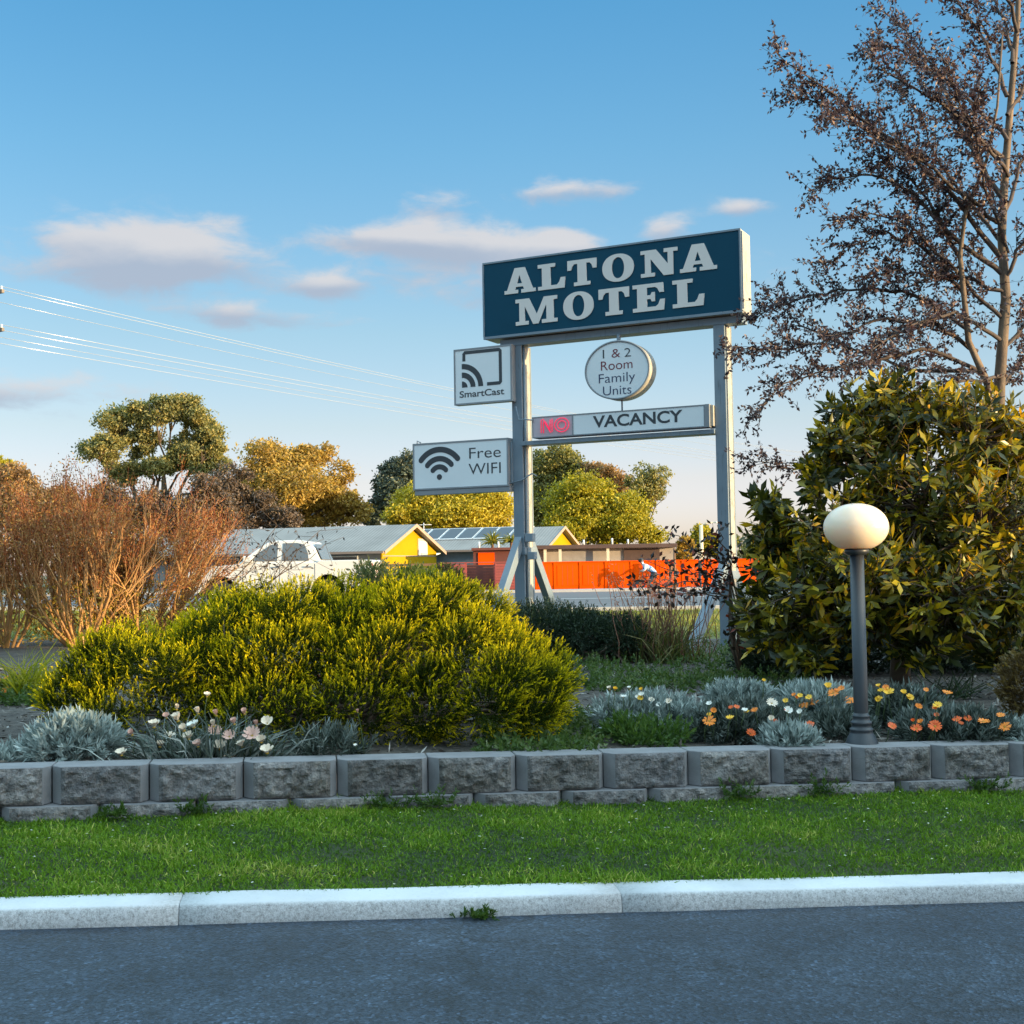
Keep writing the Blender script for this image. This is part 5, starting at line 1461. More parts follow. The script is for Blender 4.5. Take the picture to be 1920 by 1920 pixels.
# ------------------------------------------------------------------ bare twiggy shrubs on the left
M['twig'] = mat_leaf('russet_twig', [(0, (.18, .050, .022)), (.5, (.44, .145, .052)), (1, (.58, .26, .09))], trans=0)
def mat_twigwood():
    m, n, l, b = new_mat('russet_stem')
    f = noise(n, l, coords(n, l), 4, 4)
    l.new(ramp(n, l, f, [(.3, (.30, .14, .05)), (.7, (.52, .30, .11))]), b.inputs['Base Color']); b.inputs['Roughness'].default_value = .6
    return m
M['twigwood'] = mat_twigwood()
M['russet_leaf'] = mat_leaf('russet_leaf', [(0, (.09, .035, .015)), (.5, (.24, .10, .03)), (1, (.40, .24, .06))], trans=.25)
M['sucker'] = mat_leaf('sucker_leaf', [(0, (.10, .05, .015)), (.5, (.32, .19, .03)), (1, (.52, .36, .05))], trans=.3)
def twig_shrub(label, px, pyb, Y, spread, height, nstem, leaves, seed, lean=0.0, fork=2.0):
    """Vase of stems forking several times, thinner each time."""
    rng = np.random.RandomState(seed)
    b_ = P(px, pyb, Y); z = bed_z(b_[0], Y); base = np.array((b_[0], Y, z))
    t = thing('twiggy_shrub', label, 'shrub', base)
    stems = MB(); tw_a = []; tw_b = []; tips = []
    def grow(p, d, L, r, lev):
        n_ = 3
        pts = [p]; dd = d.copy()
        for i in range(n_):
            dd = dd + rng.normal(size=3) * .10 + np.array((0, 0, .06)); dd /= np.linalg.norm(dd)
            pts.append(pts[-1] + dd * L / n_)
        if lev <= 3: stems.tube(pts, taper(r, r * .62, n_), 5, cap=False)
        else:
            for a, c in zip(pts[:-1], pts[1:]): tw_a.append(a); tw_b.append(c)
        if lev >= 5 or L < .07:
            tips.append(pts[-1]); tips.append(pts[-2]); return
        nb = 2 + (rng.rand() < .55) if lev < 4 else 2
        for j in range(nb):
            s_ = 0.45 + .55 * (j + 1) / nb
            q = pts[-1] if j == nb - 1 else pts[rng.randint(1, n_ + 1)]
            ax_ = rng.normal(size=3); ax_ -= ax_.dot(dd) * dd; ax_ /= np.linalg.norm(ax_)
            a = rng.uniform(.14, .46)
            nd = dd * math.cos(a) + ax_ * math.sin(a); nd[2] += .12; nd /= np.linalg.norm(nd)
            grow(q, nd, L * rng.uniform(.55, .80), r * .62, lev + 1)
    for i in range(nstem):
        a = rng.uniform(0, 6.283); tl_ = rng.uniform(.1, 1) * spread
        d = np.array((math.cos(a) * tl_ + lean, math.sin(a) * tl_ * .8, 1.0)); d /= np.linalg.norm(d)
        grow(base + np.array((math.cos(a), math.sin(a), 0)) * .14, d, height * rng.uniform(.34, .46), rng.uniform(.016, .028), 0)
    stems.build('stems', M['twigwood'], t)
    A = np.array(tw_a); Bv = np.array(tw_b); ax = Bv - A; L = np.linalg.norm(ax, axis=1)
    # twigs: crossed slim slips so that they read as round from all sides
    pos = np.concatenate([A, A]); axs = unit(np.concatenate([ax, ax])); n1 = perp(unit(ax)); n2 = np.cross(unit(ax), n1)
    rnd = rng.rand(len(A))
    link_mesh('twigs', leaf_mesh('twigs', pos, axs, np.concatenate([n1, n2]), np.concatenate([L, L]) * 1.04, .0070, np.concatenate([rnd, rnd]), mid=.3), M['twig'], t)
    # leafy suckers round the foot
    kk = 1500
    Q = base + rng.normal(size=(kk, 3)) * (.55, .4, 0); Q[:, 2] = z + rng.uniform(.05, .85, kk) * height * .5
    link_mesh('suckers', leaf_mesh('suckers', Q, unit(rng.normal(size=(kk, 3)) + (0, 0, .6)), rdir(kk), rng.uniform(.03, .075, kk), rng.uniform(.012, .024, kk)), M['sucker'], t)
    T = np.array(tips); T = np.repeat(T, leaves, 0) + rng.normal(size=(len(T) * leaves, 3)) * .05
    k = len(T)
    if k: link_mesh('leaves', leaf_mesh('leaves', T, rdir(k), rdir(k), rs.uniform(.02, .045, k), rs.uniform(.012, .02, k)), M['russet_leaf'], t)
    return t
twig_shrub('tall russet twiggy shrub with bare stems fanning up beside the golden shrub', 268, 1150, 16.6, 1.4, 1.85, 27, 1, 5, .05)
twig_shrub('russet twiggy shrub with thick bare stems at the left edge of the bed', 150, 1205, 15.8, 1.35, 1.8, 24, 2, 9, -.05)
twig_shrub('low sprawling russet shrub at the extreme left', 10, 1180, 15.6, 1.3, 1.75, 22, 3, 21, -.1)
twig_shrub('orange leaved shrub between the two russet twiggy shrubs', 210, 1180, 17.0, 1.3, 1.35, 20, 9, 33, .0)
# dark leafy spray reaching right over the pickup
t = thing('leaning_shrub', 'thin dark leaved shrub leaning right in front of the pickup', 'shrub', (PX(330, 17), 17, bed_z(-4.5, 17)))
mb = MB(); Lp = []
M['dark_leaf'] = mat_leaf('dark_small_leaf', [(0, (.012, .010, .012)), (.7, (.035, .026, .026)), (1, (.085, .055, .04))], trans=.15)
for (x1, y1, q) in ((600, 995, 16.4), (560, 1005, 17.2), (520, 985, 16.8), (610, 1020, 17.0), (480, 960, 17.4), (545, 1040, 16.6), (450, 985, 17.1), (500, 1035, 17.0)):
    a = np.array((PX(330, 17), 17, bed_z(-4.5, 17))); e = P(x1, y1, q); pts = wiggle(a, e, 9, .035, .18)
    mb.tube(pts, taper(.016, .003, 9), 5)
    for j in range(3, 10):
        for _ in range(9 if j > 5 else 4):
            s_ = pts[min(j, 9)] + rs.normal(size=3) * .05; o2 = s_ + rs.normal(size=3) * .16
            Lp.append(o2)
            if rs.rand() < .5: mb.tube([pts[min(j, 9)], o2], .0025, 4)
mb.build('branches', M['bark'], t)
Lp = np.array(Lp); k = len(Lp)
link_mesh('leaves', leaf_mesh('leaves', Lp, rdir(k), rdir(k), rs.uniform(.04, .08, k), .025, fold=.1), M['dark_leaf'], t)

# strappy yellow grass at the left edge
M['strap'] = mat_leaf('yellow_strap', [(0, (.10, .13, .01)), (.6, (.28, .28, .02)), (1, (.45, .38, .05))], trans=.4)
def grass_clump(name, label, px, py, Y, k, h_, spread, mat, W=.012, droop=-.5, cat='plant', rad=.08):
    b_ = P(px, py, Y); z = bed_z(b_[0], Y)
    t = thing(name, label, cat, (b_[0], Y, z))
    org = np.tile(np.array((b_[0], Y, z)), (k, 1)) + rs.normal(size=(k, 3)) * (rad, rad, 0)
    d0 = unit(rs.normal(size=(k, 3)) * (spread, spread, .12) + (0, 0, 1)); d1 = unit(d0 * (1.3, 1.3, 1) + np.array((0, 0, droop)))
    link_mesh('blades', blade_mesh('blades', org, d0, d1, h_ * rs.uniform(.5, 1.15, k), W), mat, t)
    return t
grass_clump('strappy_plant', 'bright yellow green strappy plant sunlit at the left edge', 48, 1306, 10.0, 260, .50, .75, M['strap'])
t = thing('orange_daisy_bush', 'small bush of orange flowers cut by the left edge', 'flowering plant', (PX(2, 10.0), 10.0, bed_z(-4, 10.0)))
c = P(0, 1288, 10.0); k = 420
q = c + rs.normal(size=(k, 3)) * (.06, .08, .05)
link_mesh('foliage', leaf_mesh('foliage', q - (0, 0, .05), rdir(k), rdir(k), .05, .02), M['green_bush'], t)
orange_bush = t
c0 = P(30, 1330, 10.2)
cover(0, 90, 1290, 1325, 350, .10, 'green ground cover in the sun at the left edge')

# ornamental grass with rusty stalks between hedge and right post
t = grass_clump('ornamental_grass', 'clump of grass with rusty upright stalks left of the right sign post', 1245, 1222, 13.4, 380, .58, .42, mat_leaf('olive_blade', [(0, (.035, .045, .015)), (.7, (.12, .13, .04)), (1, (.25, .22, .09))]), W=.011, rad=.16)
mb = MB(); b_ = np.array(t.location); hd = []
for i in range(95):
    o_ = b_ + rs.normal(size=3) * (.2, .14, 0); e = o_ + np.array((rs.normal() * .17, rs.normal() * .15, rs.uniform(.6, .95)))
    mb.tube(wiggle(o_, e, 4, .03), taper(.0055, .0025, 4), 4); hd.append(e)
mb.build('stalks', mat_plain('rusty_stalk', (.22, .10, .06), .8, var=.3), t)
hd = np.repeat(np.array(hd), 9, 0); k = len(hd); hd = hd + rs.normal(size=(k, 3)) * (.012, .012, .07)
link_mesh('seed_heads', leaf_mesh('seed_heads', hd, rdir(k), rdir(k), .03, .012), mat_leaf('rust_seed', [(0, (.18, .07, .04)), (1, (.42, .22, .13))]), t)
grass_clump('strappy_plant', 'dark arching strappy plant in shade under the glossy tree', 1790, 1272, 9.9, 70, .48, 1.3, mat_leaf('dark_strap', [(0, (.02, .04, .02)), (1, (.07, .11, .05))]), W=.010, droop=-1.1)
shrub_of_shoots('brown_shrub', 'rounded brown leaved shrub cut by the right edge of the picture', 'shrub', [eb(1925, 1290, 8.4, 48, 62, .22)], 420, .10, 14, .03, .014, mat_leaf('brown_leaf', [(0, (.035, .022, .012)), (.7, (.12, .08, .03)), (1, (.22, .16, .05))]), zmin=.3, twig=False)

# ------------------------------------------------------------------ glossy broad-leaved tree on the right
M['glossy'] = mat_leaf('glossy_leaf', [(0, (.010, .018, .006)), (.36, (.034, .044, .007)), (.58, (.14, .13, .010)), (.80, (.54, .40, .016)), (1, (.64, .32, .03))], rough=.32, trans=.30, spec=.4, tcol=(1.5, 1.2, .35))
GT = P(1690, 1292, 10.5); gz = bed_z(GT[0], 10.5)
t = thing('glossy_tree', 'bushy glossy broad leaved tree behind the lamp post', 'tree', (GT[0], 10.5, gz))
# crown lobes (photo pixel, half-size, distance)
CR = [(1730, 960, 150, 150, 10.4), (1840, 1000, 130, 170, 10.2), (1640, 870, 90, 120, 10.7), (1700, 780, 100, 85, 10.9), (1820, 830, 120, 110, 10.8), (1560, 1000, 110, 95, 10.5), (1465, 1010, 80, 70, 10.9),
      (1448, 1060, 52, 75, 11.0), (1520, 1110, 110, 90, 10.3), (1640, 1090, 120, 95, 9.9), (1780, 1120, 140, 95, 9.8), (1890, 1130, 70, 100, 10.0), (1600, 1170, 90, 50, 10.1), (1432, 1150, 50, 50, 10.8), (1480, 1190, 80, 45, 10.6), (1660, 745, 60, 45, 11.0), (1600, 775, 55, 50, 11.0), (1775, 765, 60, 40, 11.1), (1880, 790, 70, 50, 11.1), (1900, 880, 80, 90, 10.9), (1440, 945, 30, 28, 10.9), (1530, 900, 30, 40, 10.8), (1560, 830, 35, 35, 10.8), (1500, 1225, 50, 25, 10.3), (1720, 1215, 80, 25, 10.0), (1860, 1215, 60, 25, 10.0), (1950, 950, 90, 160, 10.6)]
mb = MB(); mb.tube(wiggle((GT[0], 10.5, gz - .05), P(1688, 1150, 10.5), 4, .03), [.10, .085, .08, .07, .06], 10); tr = mb.build('trunk', M['bark'], t)
mb = MB(); org = []; od = []
fork = np.array(P(1688, 1150, 10.5))
for (px, py, rx, ry, Y) in CR:
    c = P(px, py, Y); s_ = Y / FPX
    pts = wiggle(fork, c, 5, .06, .1); mb.tube(pts, taper(.038, .014, 5), 6)
    m_ = int(26 + rx * ry / 170)
    for _ in range(m_):
        d = rdir(1)[0]; rr_ = rs.rand() ** .45
        e = c + d * np.array((rx * s_, .45, ry * s_)) * rr_
        st_ = c + (e - c) * rs.uniform(.1, .4)
        mb.tube(wiggle(st_, e, 3, .05), taper(.010, .004, 3), 4, cap=False)
        org.append(e); od.append(unit((e - c) / np.linalg.norm(e - c + 1e-6) * .8 + np.array((0, 0, .45)) + rs.normal(size=3) * .35))
mb.build('branches', M['bark'], t)
org = np.array(org); od = np.array(od)
# whorls of leaves at the twig ends
nw = 13; k = len(org) * nw
tt = np.tile(np.linspace(0, 1, nw), len(org)); D = np.repeat(od, nw, 0); O = np.repeat(org, nw, 0)
rad = perp(D); a = (1.45 - 1.0 * tt + rs.normal(size=k) * .2)[:, None]
ax = unit(D * np.cos(a) + rad * np.sin(a) + np.array((0, 0, -.12)))
pos = O + D * ((tt - .8) * .16)[:, None]
n2 = unit(D - ax * (D * ax).sum(1, keepdims=True) + rs.normal(size=(k, 3)) * .15)
Lf = rs.uniform(.060, .150, k)
rr = np.clip(np.repeat(rs.rand(len(org)), nw) * .6 + rs.rand(k) * .35 + (rs.rand(k) < .03) * .4, 0, 1)
link_mesh('leaves', leaf_mesh('leaves', pos, ax, n2, Lf, Lf * .34, rr, fold=-.12, mid=.55, bend=.12), M['glossy'], t)
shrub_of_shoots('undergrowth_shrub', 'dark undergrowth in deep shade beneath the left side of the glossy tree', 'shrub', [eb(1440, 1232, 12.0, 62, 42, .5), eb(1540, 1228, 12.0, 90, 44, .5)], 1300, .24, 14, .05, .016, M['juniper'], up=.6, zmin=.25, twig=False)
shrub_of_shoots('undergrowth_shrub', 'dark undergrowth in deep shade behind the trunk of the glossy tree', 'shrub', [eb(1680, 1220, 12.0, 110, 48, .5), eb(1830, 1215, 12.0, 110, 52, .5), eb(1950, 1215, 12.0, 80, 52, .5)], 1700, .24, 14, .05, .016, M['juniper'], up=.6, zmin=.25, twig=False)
# dark reddish twigs reaching left across the fence, from the same thicket
t = thing('red_leaved_shrub', 'thin dark red leaved shrub reaching left in front of the orange fence', 'shrub', (PX(1370, 11.6), 11.6, bed_z(2, 11.6)))
mb = MB(); Lp = []
for (x1, y1) in ((1185, 1088), (1215, 1052), (1200, 1100), (1290, 1030), (1250, 1000), (1330, 1010), (1270, 1060), (1310, 1085), (1345, 985), (1228, 1110), (1400, 1180), (1420, 1210)):
    a = np.array((PX(1385, 11.6), 11.6, bed_z(2, 11.6))); e = P(x1, y1, 11.4 + rs.uniform(-.3, .3)); m_ = P(1370, (1130 + y1) / 2, 11.5)
    pts = np.concatenate([wiggle(a, m_, 3, .04)[:-1], wiggle(m_, e, 6, .04)]); mb.tube(pts, taper(.010, .003, len(pts) - 1), 5)
    for j in range(4, len(pts)):
        for _ in range(7):
            Lp.append(pts[j] + rs.normal(size=3) * .055)
mb.build('branches', M['bark'], t)
Lp = np.array(Lp); k = len(Lp)
link_mesh('leaves', leaf_mesh('leaves', Lp, rdir(k), rdir(k), rs.uniform(.045, .085, k), .035, fold=.12), mat_leaf('dark_red_leaf', [(0, (.010, .010, .010)), (.72, (.035, .022, .018)), (.9, (.16, .03, .02)), (1, (.30, .06, .03))], rough=.35, trans=.2), t)

# ------------------------------------------------------------------ tall thin-leaved tree on the right
M['plum'] = mat_leaf('plum_leaf', [(0, (.022, .017, .022)), (.6, (.07, .048, .055)), (.88, (.15, .10, .09)), (1, (.28, .17, .11))], rough=.45, trans=.22, tcol=(1.3, .9, .8))
def mat_pale_bark():
    m, n, l, b = new_mat('peeling_bark')
    v = coords(n, l, (1, 1, .35)); f = noise(n, l, v, 9, 6, .7)
    l.new(ramp(n, l, f, [(.3, (.05, .032, .022)), (.55, (.14, .095, .06)), (.78, (.29, .21, .13))]), b.inputs['Base Color']); b.inputs['Roughness'].default_value = .75
    bump(n, l, f, .6, .02, b)
    return m
M['pale_bark'] = mat_pale_bark()
BY = 12.4
tb = P(1862, 1290, BY); tz = bed_z(tb[0], BY)
t = thing('plum_tree', 'tall slender tree with fine dark purple leaves at the right edge', 'tree', (tb[0], BY, tz))
def pl3(seq, y0=BY, jit=0.0): return np.array([P(x, y, y0 + d) for x, y, d in seq])
def smooth(pts, n_):
    pts = np.array(pts); s_ = np.concatenate([[0], np.cumsum(np.linalg.norm(np.diff(pts, axis=0), axis=1))]); s_ /= s_[-1]
    tq = np.linspace(0, 1, n_ + 1)
    return np.stack([np.interp(tq, s_, pts[:, c]) for c in range(3)], 1)
trunk = np.concatenate([[(tb[0], BY, tz - .05)], pl3([(1868, 1000, 0), (1874, 720, 0), (1886, 560, 0), (1878, 440, 0), (1884, 330, .05), (1896, 180, .05), (1908, 40, .1), (1912, -120, .1), (1920, -330, .1)])])
stem2 = np.concatenate([[(tb[0] - .05, BY - .1, tz)], pl3([(1860, 880, -.1), (1852, 720, -.1), (1816, 640, -.1), (1800, 480, -.15), (1810, 400, -.15), (1850, 300, -.15), (1870, 200, -.2), (1880, 60, -.2)])])
mb = MB(); mb.tube(trunk, [.07, .064, .054, .047, .042, .037, .032, .026, .021, .012], 10); mb.tube(stem2, [.05, .045, .038, .030, .024, .020, .016, .013, .008], 8)
mb.build('trunk', M['pale_bark'], t)
# main limbs: start on a stem, then a drawn line, ending in the leafy tips
LIMBS = [[(1880, 480), (1800, 380), (1690, 280), (1560, 180), (1510, 145), (1455, 103)], [(1700, 290), (1600, 215), (1510, 190), (1480, 176)], [(1885, 380), (1800, 240), (1760, 130), (1700, 60), (1665, 25)],
         [(1890, 260), (1800, 170), (1700, 110), (1640, 75), (1620, 100)], [(1880, 300), (1770, 200), (1680, 150), (1640, 120)], [(1890, 180), (1850, 80), (1800, 10), (1760, -30)], [(1900, 120), (1880, 40), (1850, -30)],
         [(1880, 520), (1790, 440), (1720, 370), (1640, 330), (1560, 340), (1530, 362)], [(1880, 420), (1760, 330), (1660, 255), (1580, 230), (1545, 220)], [(1810, 560), (1740, 470), (1660, 440), (1590, 470), (1550, 490)],
         [(1820, 620), (1720, 560), (1620, 545), (1530, 560), (1440, 575), (1405, 600)], [(1830, 660), (1740, 600), (1640, 600), (1560, 640), (1470, 655), (1400, 650), (1385, 660)], [(1850, 700), (1750, 650), (1640, 670), (1540, 700), (1470, 720), (1420, 770)],
         [(1840, 690), (1700, 690), (1590, 650), (1500, 610), (1440, 560)], [(1880, 460), (1830, 400), (1760, 300), (1720, 220), (1690, 170)], [(1885, 560), (1820, 520), (1750, 520), (1690, 500), (1640, 520)],
         [(1880, 640), (1800, 580), (1720, 600), (1650, 640), (1600, 690)], [(1890, 330), (1840, 260), (1800, 200), (1780, 120)], [(1885, 400), (1920, 300), (1960, 220), (2000, 150)], [(1885, 520), (1930, 440), (1980, 380), (2040, 340)], [(1880, 650), (1930, 600), (1990, 560), (2060, 540)],
         [(1895, 220), (1930, 140), (1960, 60), (1990, -20)], [(1880, 600), (1780, 500), (1700, 420), (1640, 400), (1580, 420)], [(1905, 60), (1870, -60), (1830, -140)], [(1880, 700), (1800, 720), (1720, 750), (1660, 740)], [(1885, 480), (1850, 350), (1830, 250), (1840, 150)],
         [(1860, 760), (1780, 780), (1700, 810), (1600, 850), (1500, 880), (1410, 860)], [(1870, 740), (1900, 690), (1940, 660)], [(1800, 480), (1740, 380), (1700, 330), (1650, 300)]]
mb = MB(); TW = []
for i, L_ in enumerate(LIMBS):
    dpt = rs.uniform(-1.2, 1.2); n_ = len(L_)
    pts = np.array([P(x + rs.normal() * 3, y + rs.normal() * 3, BY + dpt * (j / (n_ - 1)) ** .8) for j, (x, y) in enumerate(L_)])
    pts = smooth(pts, 3 * n_); m_ = len(pts)
    pts[1:-1] += rs.normal(size=(m_ - 2, 3)) * .012
    r_ = .022 if i not in (0, 2, 7) else .028
    mb.tube(pts, taper(r_, .004, m_ - 1), 6, cap=False)
    for j in range(2, m_):
        f = j / (m_ - 1)
        for _ in range(4 if f < .55 else 5):
            dd = pts[min(j + 1, m_ - 1)] - pts[j - 1]; dd /= np.linalg.norm(dd)
            d = unit(dd * .75 + rs.normal(size=3) * (.55, .55, .5) + np.array((-.1, 0, .12)))
            TW.append((pts[j], d, rs.uniform(.22, .55) * (1.1 - .45 * f)))
LP = []; LA = []
for (p0, d, L_) in TW:
    n_ = 4; pts = [p0]; dd = d.copy()
    for q in range(n_):
        dd = unit(dd + rs.normal(size=3) * .22); pts.append(pts[-1] + dd * L_ / n_)
    mb.tube(pts, taper(.0042, .0016, n_), 3, cap=False)
    for q in range(int(12 + 27 * L_)):
        u = rs.uniform(.12, 1.02) * n_; a = min(int(u), n_ - 1)
        LP.append(pts[a] + (pts[a + 1] - pts[a]) * (u - a) + rs.normal(size=3) * .012); LA.append(unit(dd * .4 + rs.normal(size=3) * .8 + np.array((0, 0, -.2))))
mb.build('branches', mat_plain('dark_bark', (.075, .055, .045), .85, var=.25, scale=6), t)
LP = np.array(LP); LA = np.array(LA); k = len(LP)
link_mesh('leaves', leaf_mesh('leaves', LP, LA, rdir(k), rs.uniform(.034, .060, k), rs.uniform(.019, .029, k), fold=.12), M['plum'], t)

# ------------------------------------------------------------------ silver plants and gazanias
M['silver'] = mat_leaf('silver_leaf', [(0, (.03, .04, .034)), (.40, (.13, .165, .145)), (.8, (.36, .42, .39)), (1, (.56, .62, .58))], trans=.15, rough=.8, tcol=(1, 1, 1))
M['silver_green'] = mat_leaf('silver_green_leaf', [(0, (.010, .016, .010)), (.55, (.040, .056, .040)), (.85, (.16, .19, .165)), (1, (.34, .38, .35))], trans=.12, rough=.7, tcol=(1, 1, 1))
def silver_mound(label, px, py, rpx, rpy, ry, Y, n_=300, lL=.045, lW=.010, mat='silver', ln=.095):
    return shrub_of_shoots('silver_plant', label, 'plant', [eb(px, py + rpy * .28, Y, rpx, rpy * .82, ry)], n_, ln, 15, lL, lW, M[mat], up=.55, inner=.5, ang=.75, zmin=.3, twig=False)
def bedY(px, py):
    y = 8.0
    for _ in range(8):
        d = ray(px, py); x = d[0] / d[1] * y; y = (bed_z(x, y) - CAM[2]) / d[2] * d[1]; y = min(max(y, 6.75), 16)
    return y
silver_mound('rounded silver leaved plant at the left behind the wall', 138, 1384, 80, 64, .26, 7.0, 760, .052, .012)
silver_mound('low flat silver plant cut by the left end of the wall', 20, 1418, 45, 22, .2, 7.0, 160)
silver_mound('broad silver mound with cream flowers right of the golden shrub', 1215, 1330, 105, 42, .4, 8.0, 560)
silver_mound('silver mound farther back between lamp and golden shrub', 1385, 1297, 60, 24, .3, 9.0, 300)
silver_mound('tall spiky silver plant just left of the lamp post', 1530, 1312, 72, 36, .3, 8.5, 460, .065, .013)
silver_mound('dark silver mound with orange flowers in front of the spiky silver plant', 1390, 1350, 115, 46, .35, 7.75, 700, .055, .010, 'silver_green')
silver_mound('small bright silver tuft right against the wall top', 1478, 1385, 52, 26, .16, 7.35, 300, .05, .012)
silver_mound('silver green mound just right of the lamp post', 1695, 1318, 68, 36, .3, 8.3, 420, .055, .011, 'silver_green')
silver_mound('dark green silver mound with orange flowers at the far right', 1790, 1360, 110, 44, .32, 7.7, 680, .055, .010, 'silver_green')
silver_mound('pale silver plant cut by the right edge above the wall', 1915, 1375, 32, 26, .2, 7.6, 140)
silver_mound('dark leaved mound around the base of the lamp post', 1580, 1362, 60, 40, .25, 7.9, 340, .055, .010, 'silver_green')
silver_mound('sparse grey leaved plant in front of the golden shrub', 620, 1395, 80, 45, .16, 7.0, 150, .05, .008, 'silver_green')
M['fern'] = mat_leaf('fern_leaf', [(0, (.018, .045, .010)), (.7, (.06, .12, .022)), (1, (.12, .18, .04))])
shrub_of_shoots('green_fern', 'bright green ferny plant near the wall between silver mounds', 'plant', [eb(1225, 1378, 7.5, 68, 16, .2), eb(1170, 1370, 7.6, 30, 20, .15)], 260, .14, 14, .035, .012, M['fern'], up=.7, zmin=.3, twig=False)

def daisy_mesh(name, r, npet, cup, petal_w):
    """One flower facing +Z: petals (material 0) round a small disc (material 1)."""
    mb = MB()
    for i in range(npet):
        a = 2 * math.pi * i / npet + random.uniform(-.1, .1); c, s_ = math.cos(a), math.sin(a)
        u = cup + random.uniform(-.12, .12); e = (math.cos(u), math.sin(u)); w = petal_w * r
        def pt(q, side, lift=0.0): return (c * q * r * e[0] - s_ * side, s_ * q * r * e[0] + c * side, q * r * e[1] + lift)
        mb.add([pt(.1, 0), pt(.55, w, .02 * r), pt(.92, w * .7), pt(1.0, 0), pt(.92, -w * .7), pt(.55, -w, .02 * r)], [(0, 1, 2, 3, 4, 5)], 0)
    mb.lathe([(0, .05 * r), (.16 * r, .05 * r), (.20 * r, -.02 * r)], (0, 0, 0), 10, 1)
    return mb.mesh(name)
M['petal_orange'] = mat_plain('orange_petal', (.80, .22, .008), .5, var=.15, scale=25)
M['petal_deep'] = mat_plain('deep_orange_petal', (.72, .11, .008), .5, var=.15, scale=25)
M['petal_yellow'] = mat_plain('yellow_petal', (.85, .48, .02), .5, var=.12, scale=25)
M['petal_cream'] = mat_plain('cream_petal', (.74, .62, .48), .6, var=.1, scale=25)
M['petal_pink'] = mat_plain('dusty_pink_petal', (.62, .38, .30), .6, var=.18, scale=25)
M['petal_white'] = mat_plain('white_petal', (.74, .72, .64), .6, var=.08, scale=25)
M['disc'] = mat_plain('flower_disc', (.35, .20, .01), .8)
FM = {}
M['stalk'] = mat_plain('flower_stalk', (.06, .09, .03), .7)
def flower(plant, px, py, Y, kind, r, cup, face):
    key = (kind, round(cup, 1))
    if key not in FM:
        me = daisy_mesh('flower', 1.0, 13 if cup < .8 else 9, cup, .16 if cup < .8 else .26); me.materials.append(M[kind]); me.materials.append(M['disc']); FM[key] = me
    o = bpy.data.objects.new('flower', FM[key]); COL.objects.link(o); o.parent = plant
    c = Vector([float(v) for v in P(px, py, Y)])
    o.location = c - plant.location; r *= .98; o.scale = (r, r, r)
    d = Vector(face) + Vector((random.uniform(-.3, .3), random.uniform(-.3, .3), random.uniform(-.15, .15)))
    o.rotation_euler = d.to_track_quat('Z', 'Y').to_euler()
    return o
def flowers_on(t, lst, Yf, up=(-.1, -.55, .8), big=1.0):
    for (px, py, kind, r, cup) in lst:
        Y = Yf + random.uniform(-.06, .06)
        mb = MB(); flower(t, px, py, Y, kind, r * big, cup, up)
        c = P(px, py, Y); b_ = np.array((c[0] + random.uniform(-.03, .03), Y + .06, bed_z(c[0], Y) + .02))
        mb.tube(wiggle(b_, c - np.array((0, 0, .004)), 3, .05), .0028, 4)
        mb.build('flower_stalk', M['stalk'], t)
plants = {o['label']: o for o in COL.objects if o.name.startswith('silver_plant') and 'label' in o}
def pk(s): return next(o for l_, o in plants.items() if s in l_)
flowers_on(pk('broad silver mound'), [(1143, 1293, 'petal_cream', .026, 1.0), (1153, 1294, 'petal_yellow', .024, 1.0), (1180, 1292, 'petal_white', .022, .9), (1203, 1294, 'petal_yellow', .02, .9), (1221, 1313, 'petal_cream', .024, .4), (1200, 1309, 'petal_yellow', .022, .4)], 7.75)
flowers_on(pk('dark silver mound with orange'), [(1330, 1352, 'petal_orange', .042, .15), (1369, 1348, 'petal_yellow', .03, .5), (1407, 1376, 'petal_deep', .034, .5), (1449, 1354, 'petal_deep', .034, .3), (1447, 1319, 'petal_cream', .038, .35), (1396, 1335, 'petal_white', .028, .8), (1477, 1334, 'petal_white', .034, .7), (1500, 1336, 'petal_white', .024, .8), (1518, 1360, 'petal_deep', .034, .3), (1330, 1320, 'petal_white', .022, .5)], 7.42)
flowers_on(pk('tall spiky'), [(1553, 1289, 'petal_yellow', .036, .8), (1562, 1300, 'petal_orange', .040, .2), (1508, 1324, 'petal_orange', .036, .3), (1526, 1317, 'petal_orange', .036, .2), (1593, 1314, 'petal_orange', .040, .2), (1432, 1277, 'petal_yellow', .018, .8)], 8.2)
flowers_on(pk('just right of the lamp'), [(1667, 1300, 'petal_yellow', .042, .5), (1694, 1300, 'petal_yellow', .028, .8), (1647, 1288, 'petal_yellow', .024, .8), (1776, 1299, 'petal_orange', .036, .2)], 8.0)
flowers_on(pk('at the far right'), [(1672, 1362, 'petal_deep', .030, .3), (1718, 1366, 'petal_deep', .036, .2), (1753, 1362, 'petal_deep', .042, .2), (1795, 1350, 'petal_deep', .032, .3), (1758, 1323, 'petal_yellow', .030, .4), (1844, 1353, 'petal_orange', .040, .2), (1884, 1363, 'petal_orange', .042, .15)], 7.42)
def extra(sub, n_, px0, px1, py0, py1, Yf, kinds):
    flowers_on(pk(sub), [(random.uniform(px0, px1), random.uniform(py0, py1), random.choice(kinds), random.uniform(.018, .030), random.uniform(.2, .9)) for _ in range(n_)], Yf)
extra('dark silver mound with orange', 9, 1300, 1480, 1318, 1375, 7.45, ['petal_orange', 'petal_deep', 'petal_yellow', 'petal_cream'])
flowers_on(orange_bush, [(random.uniform(-14, 22), random.uniform(1264, 1305), random.choice(['petal_orange', 'petal_deep']), random.uniform(.025, .035), .5) for _ in range(11)], 9.88)
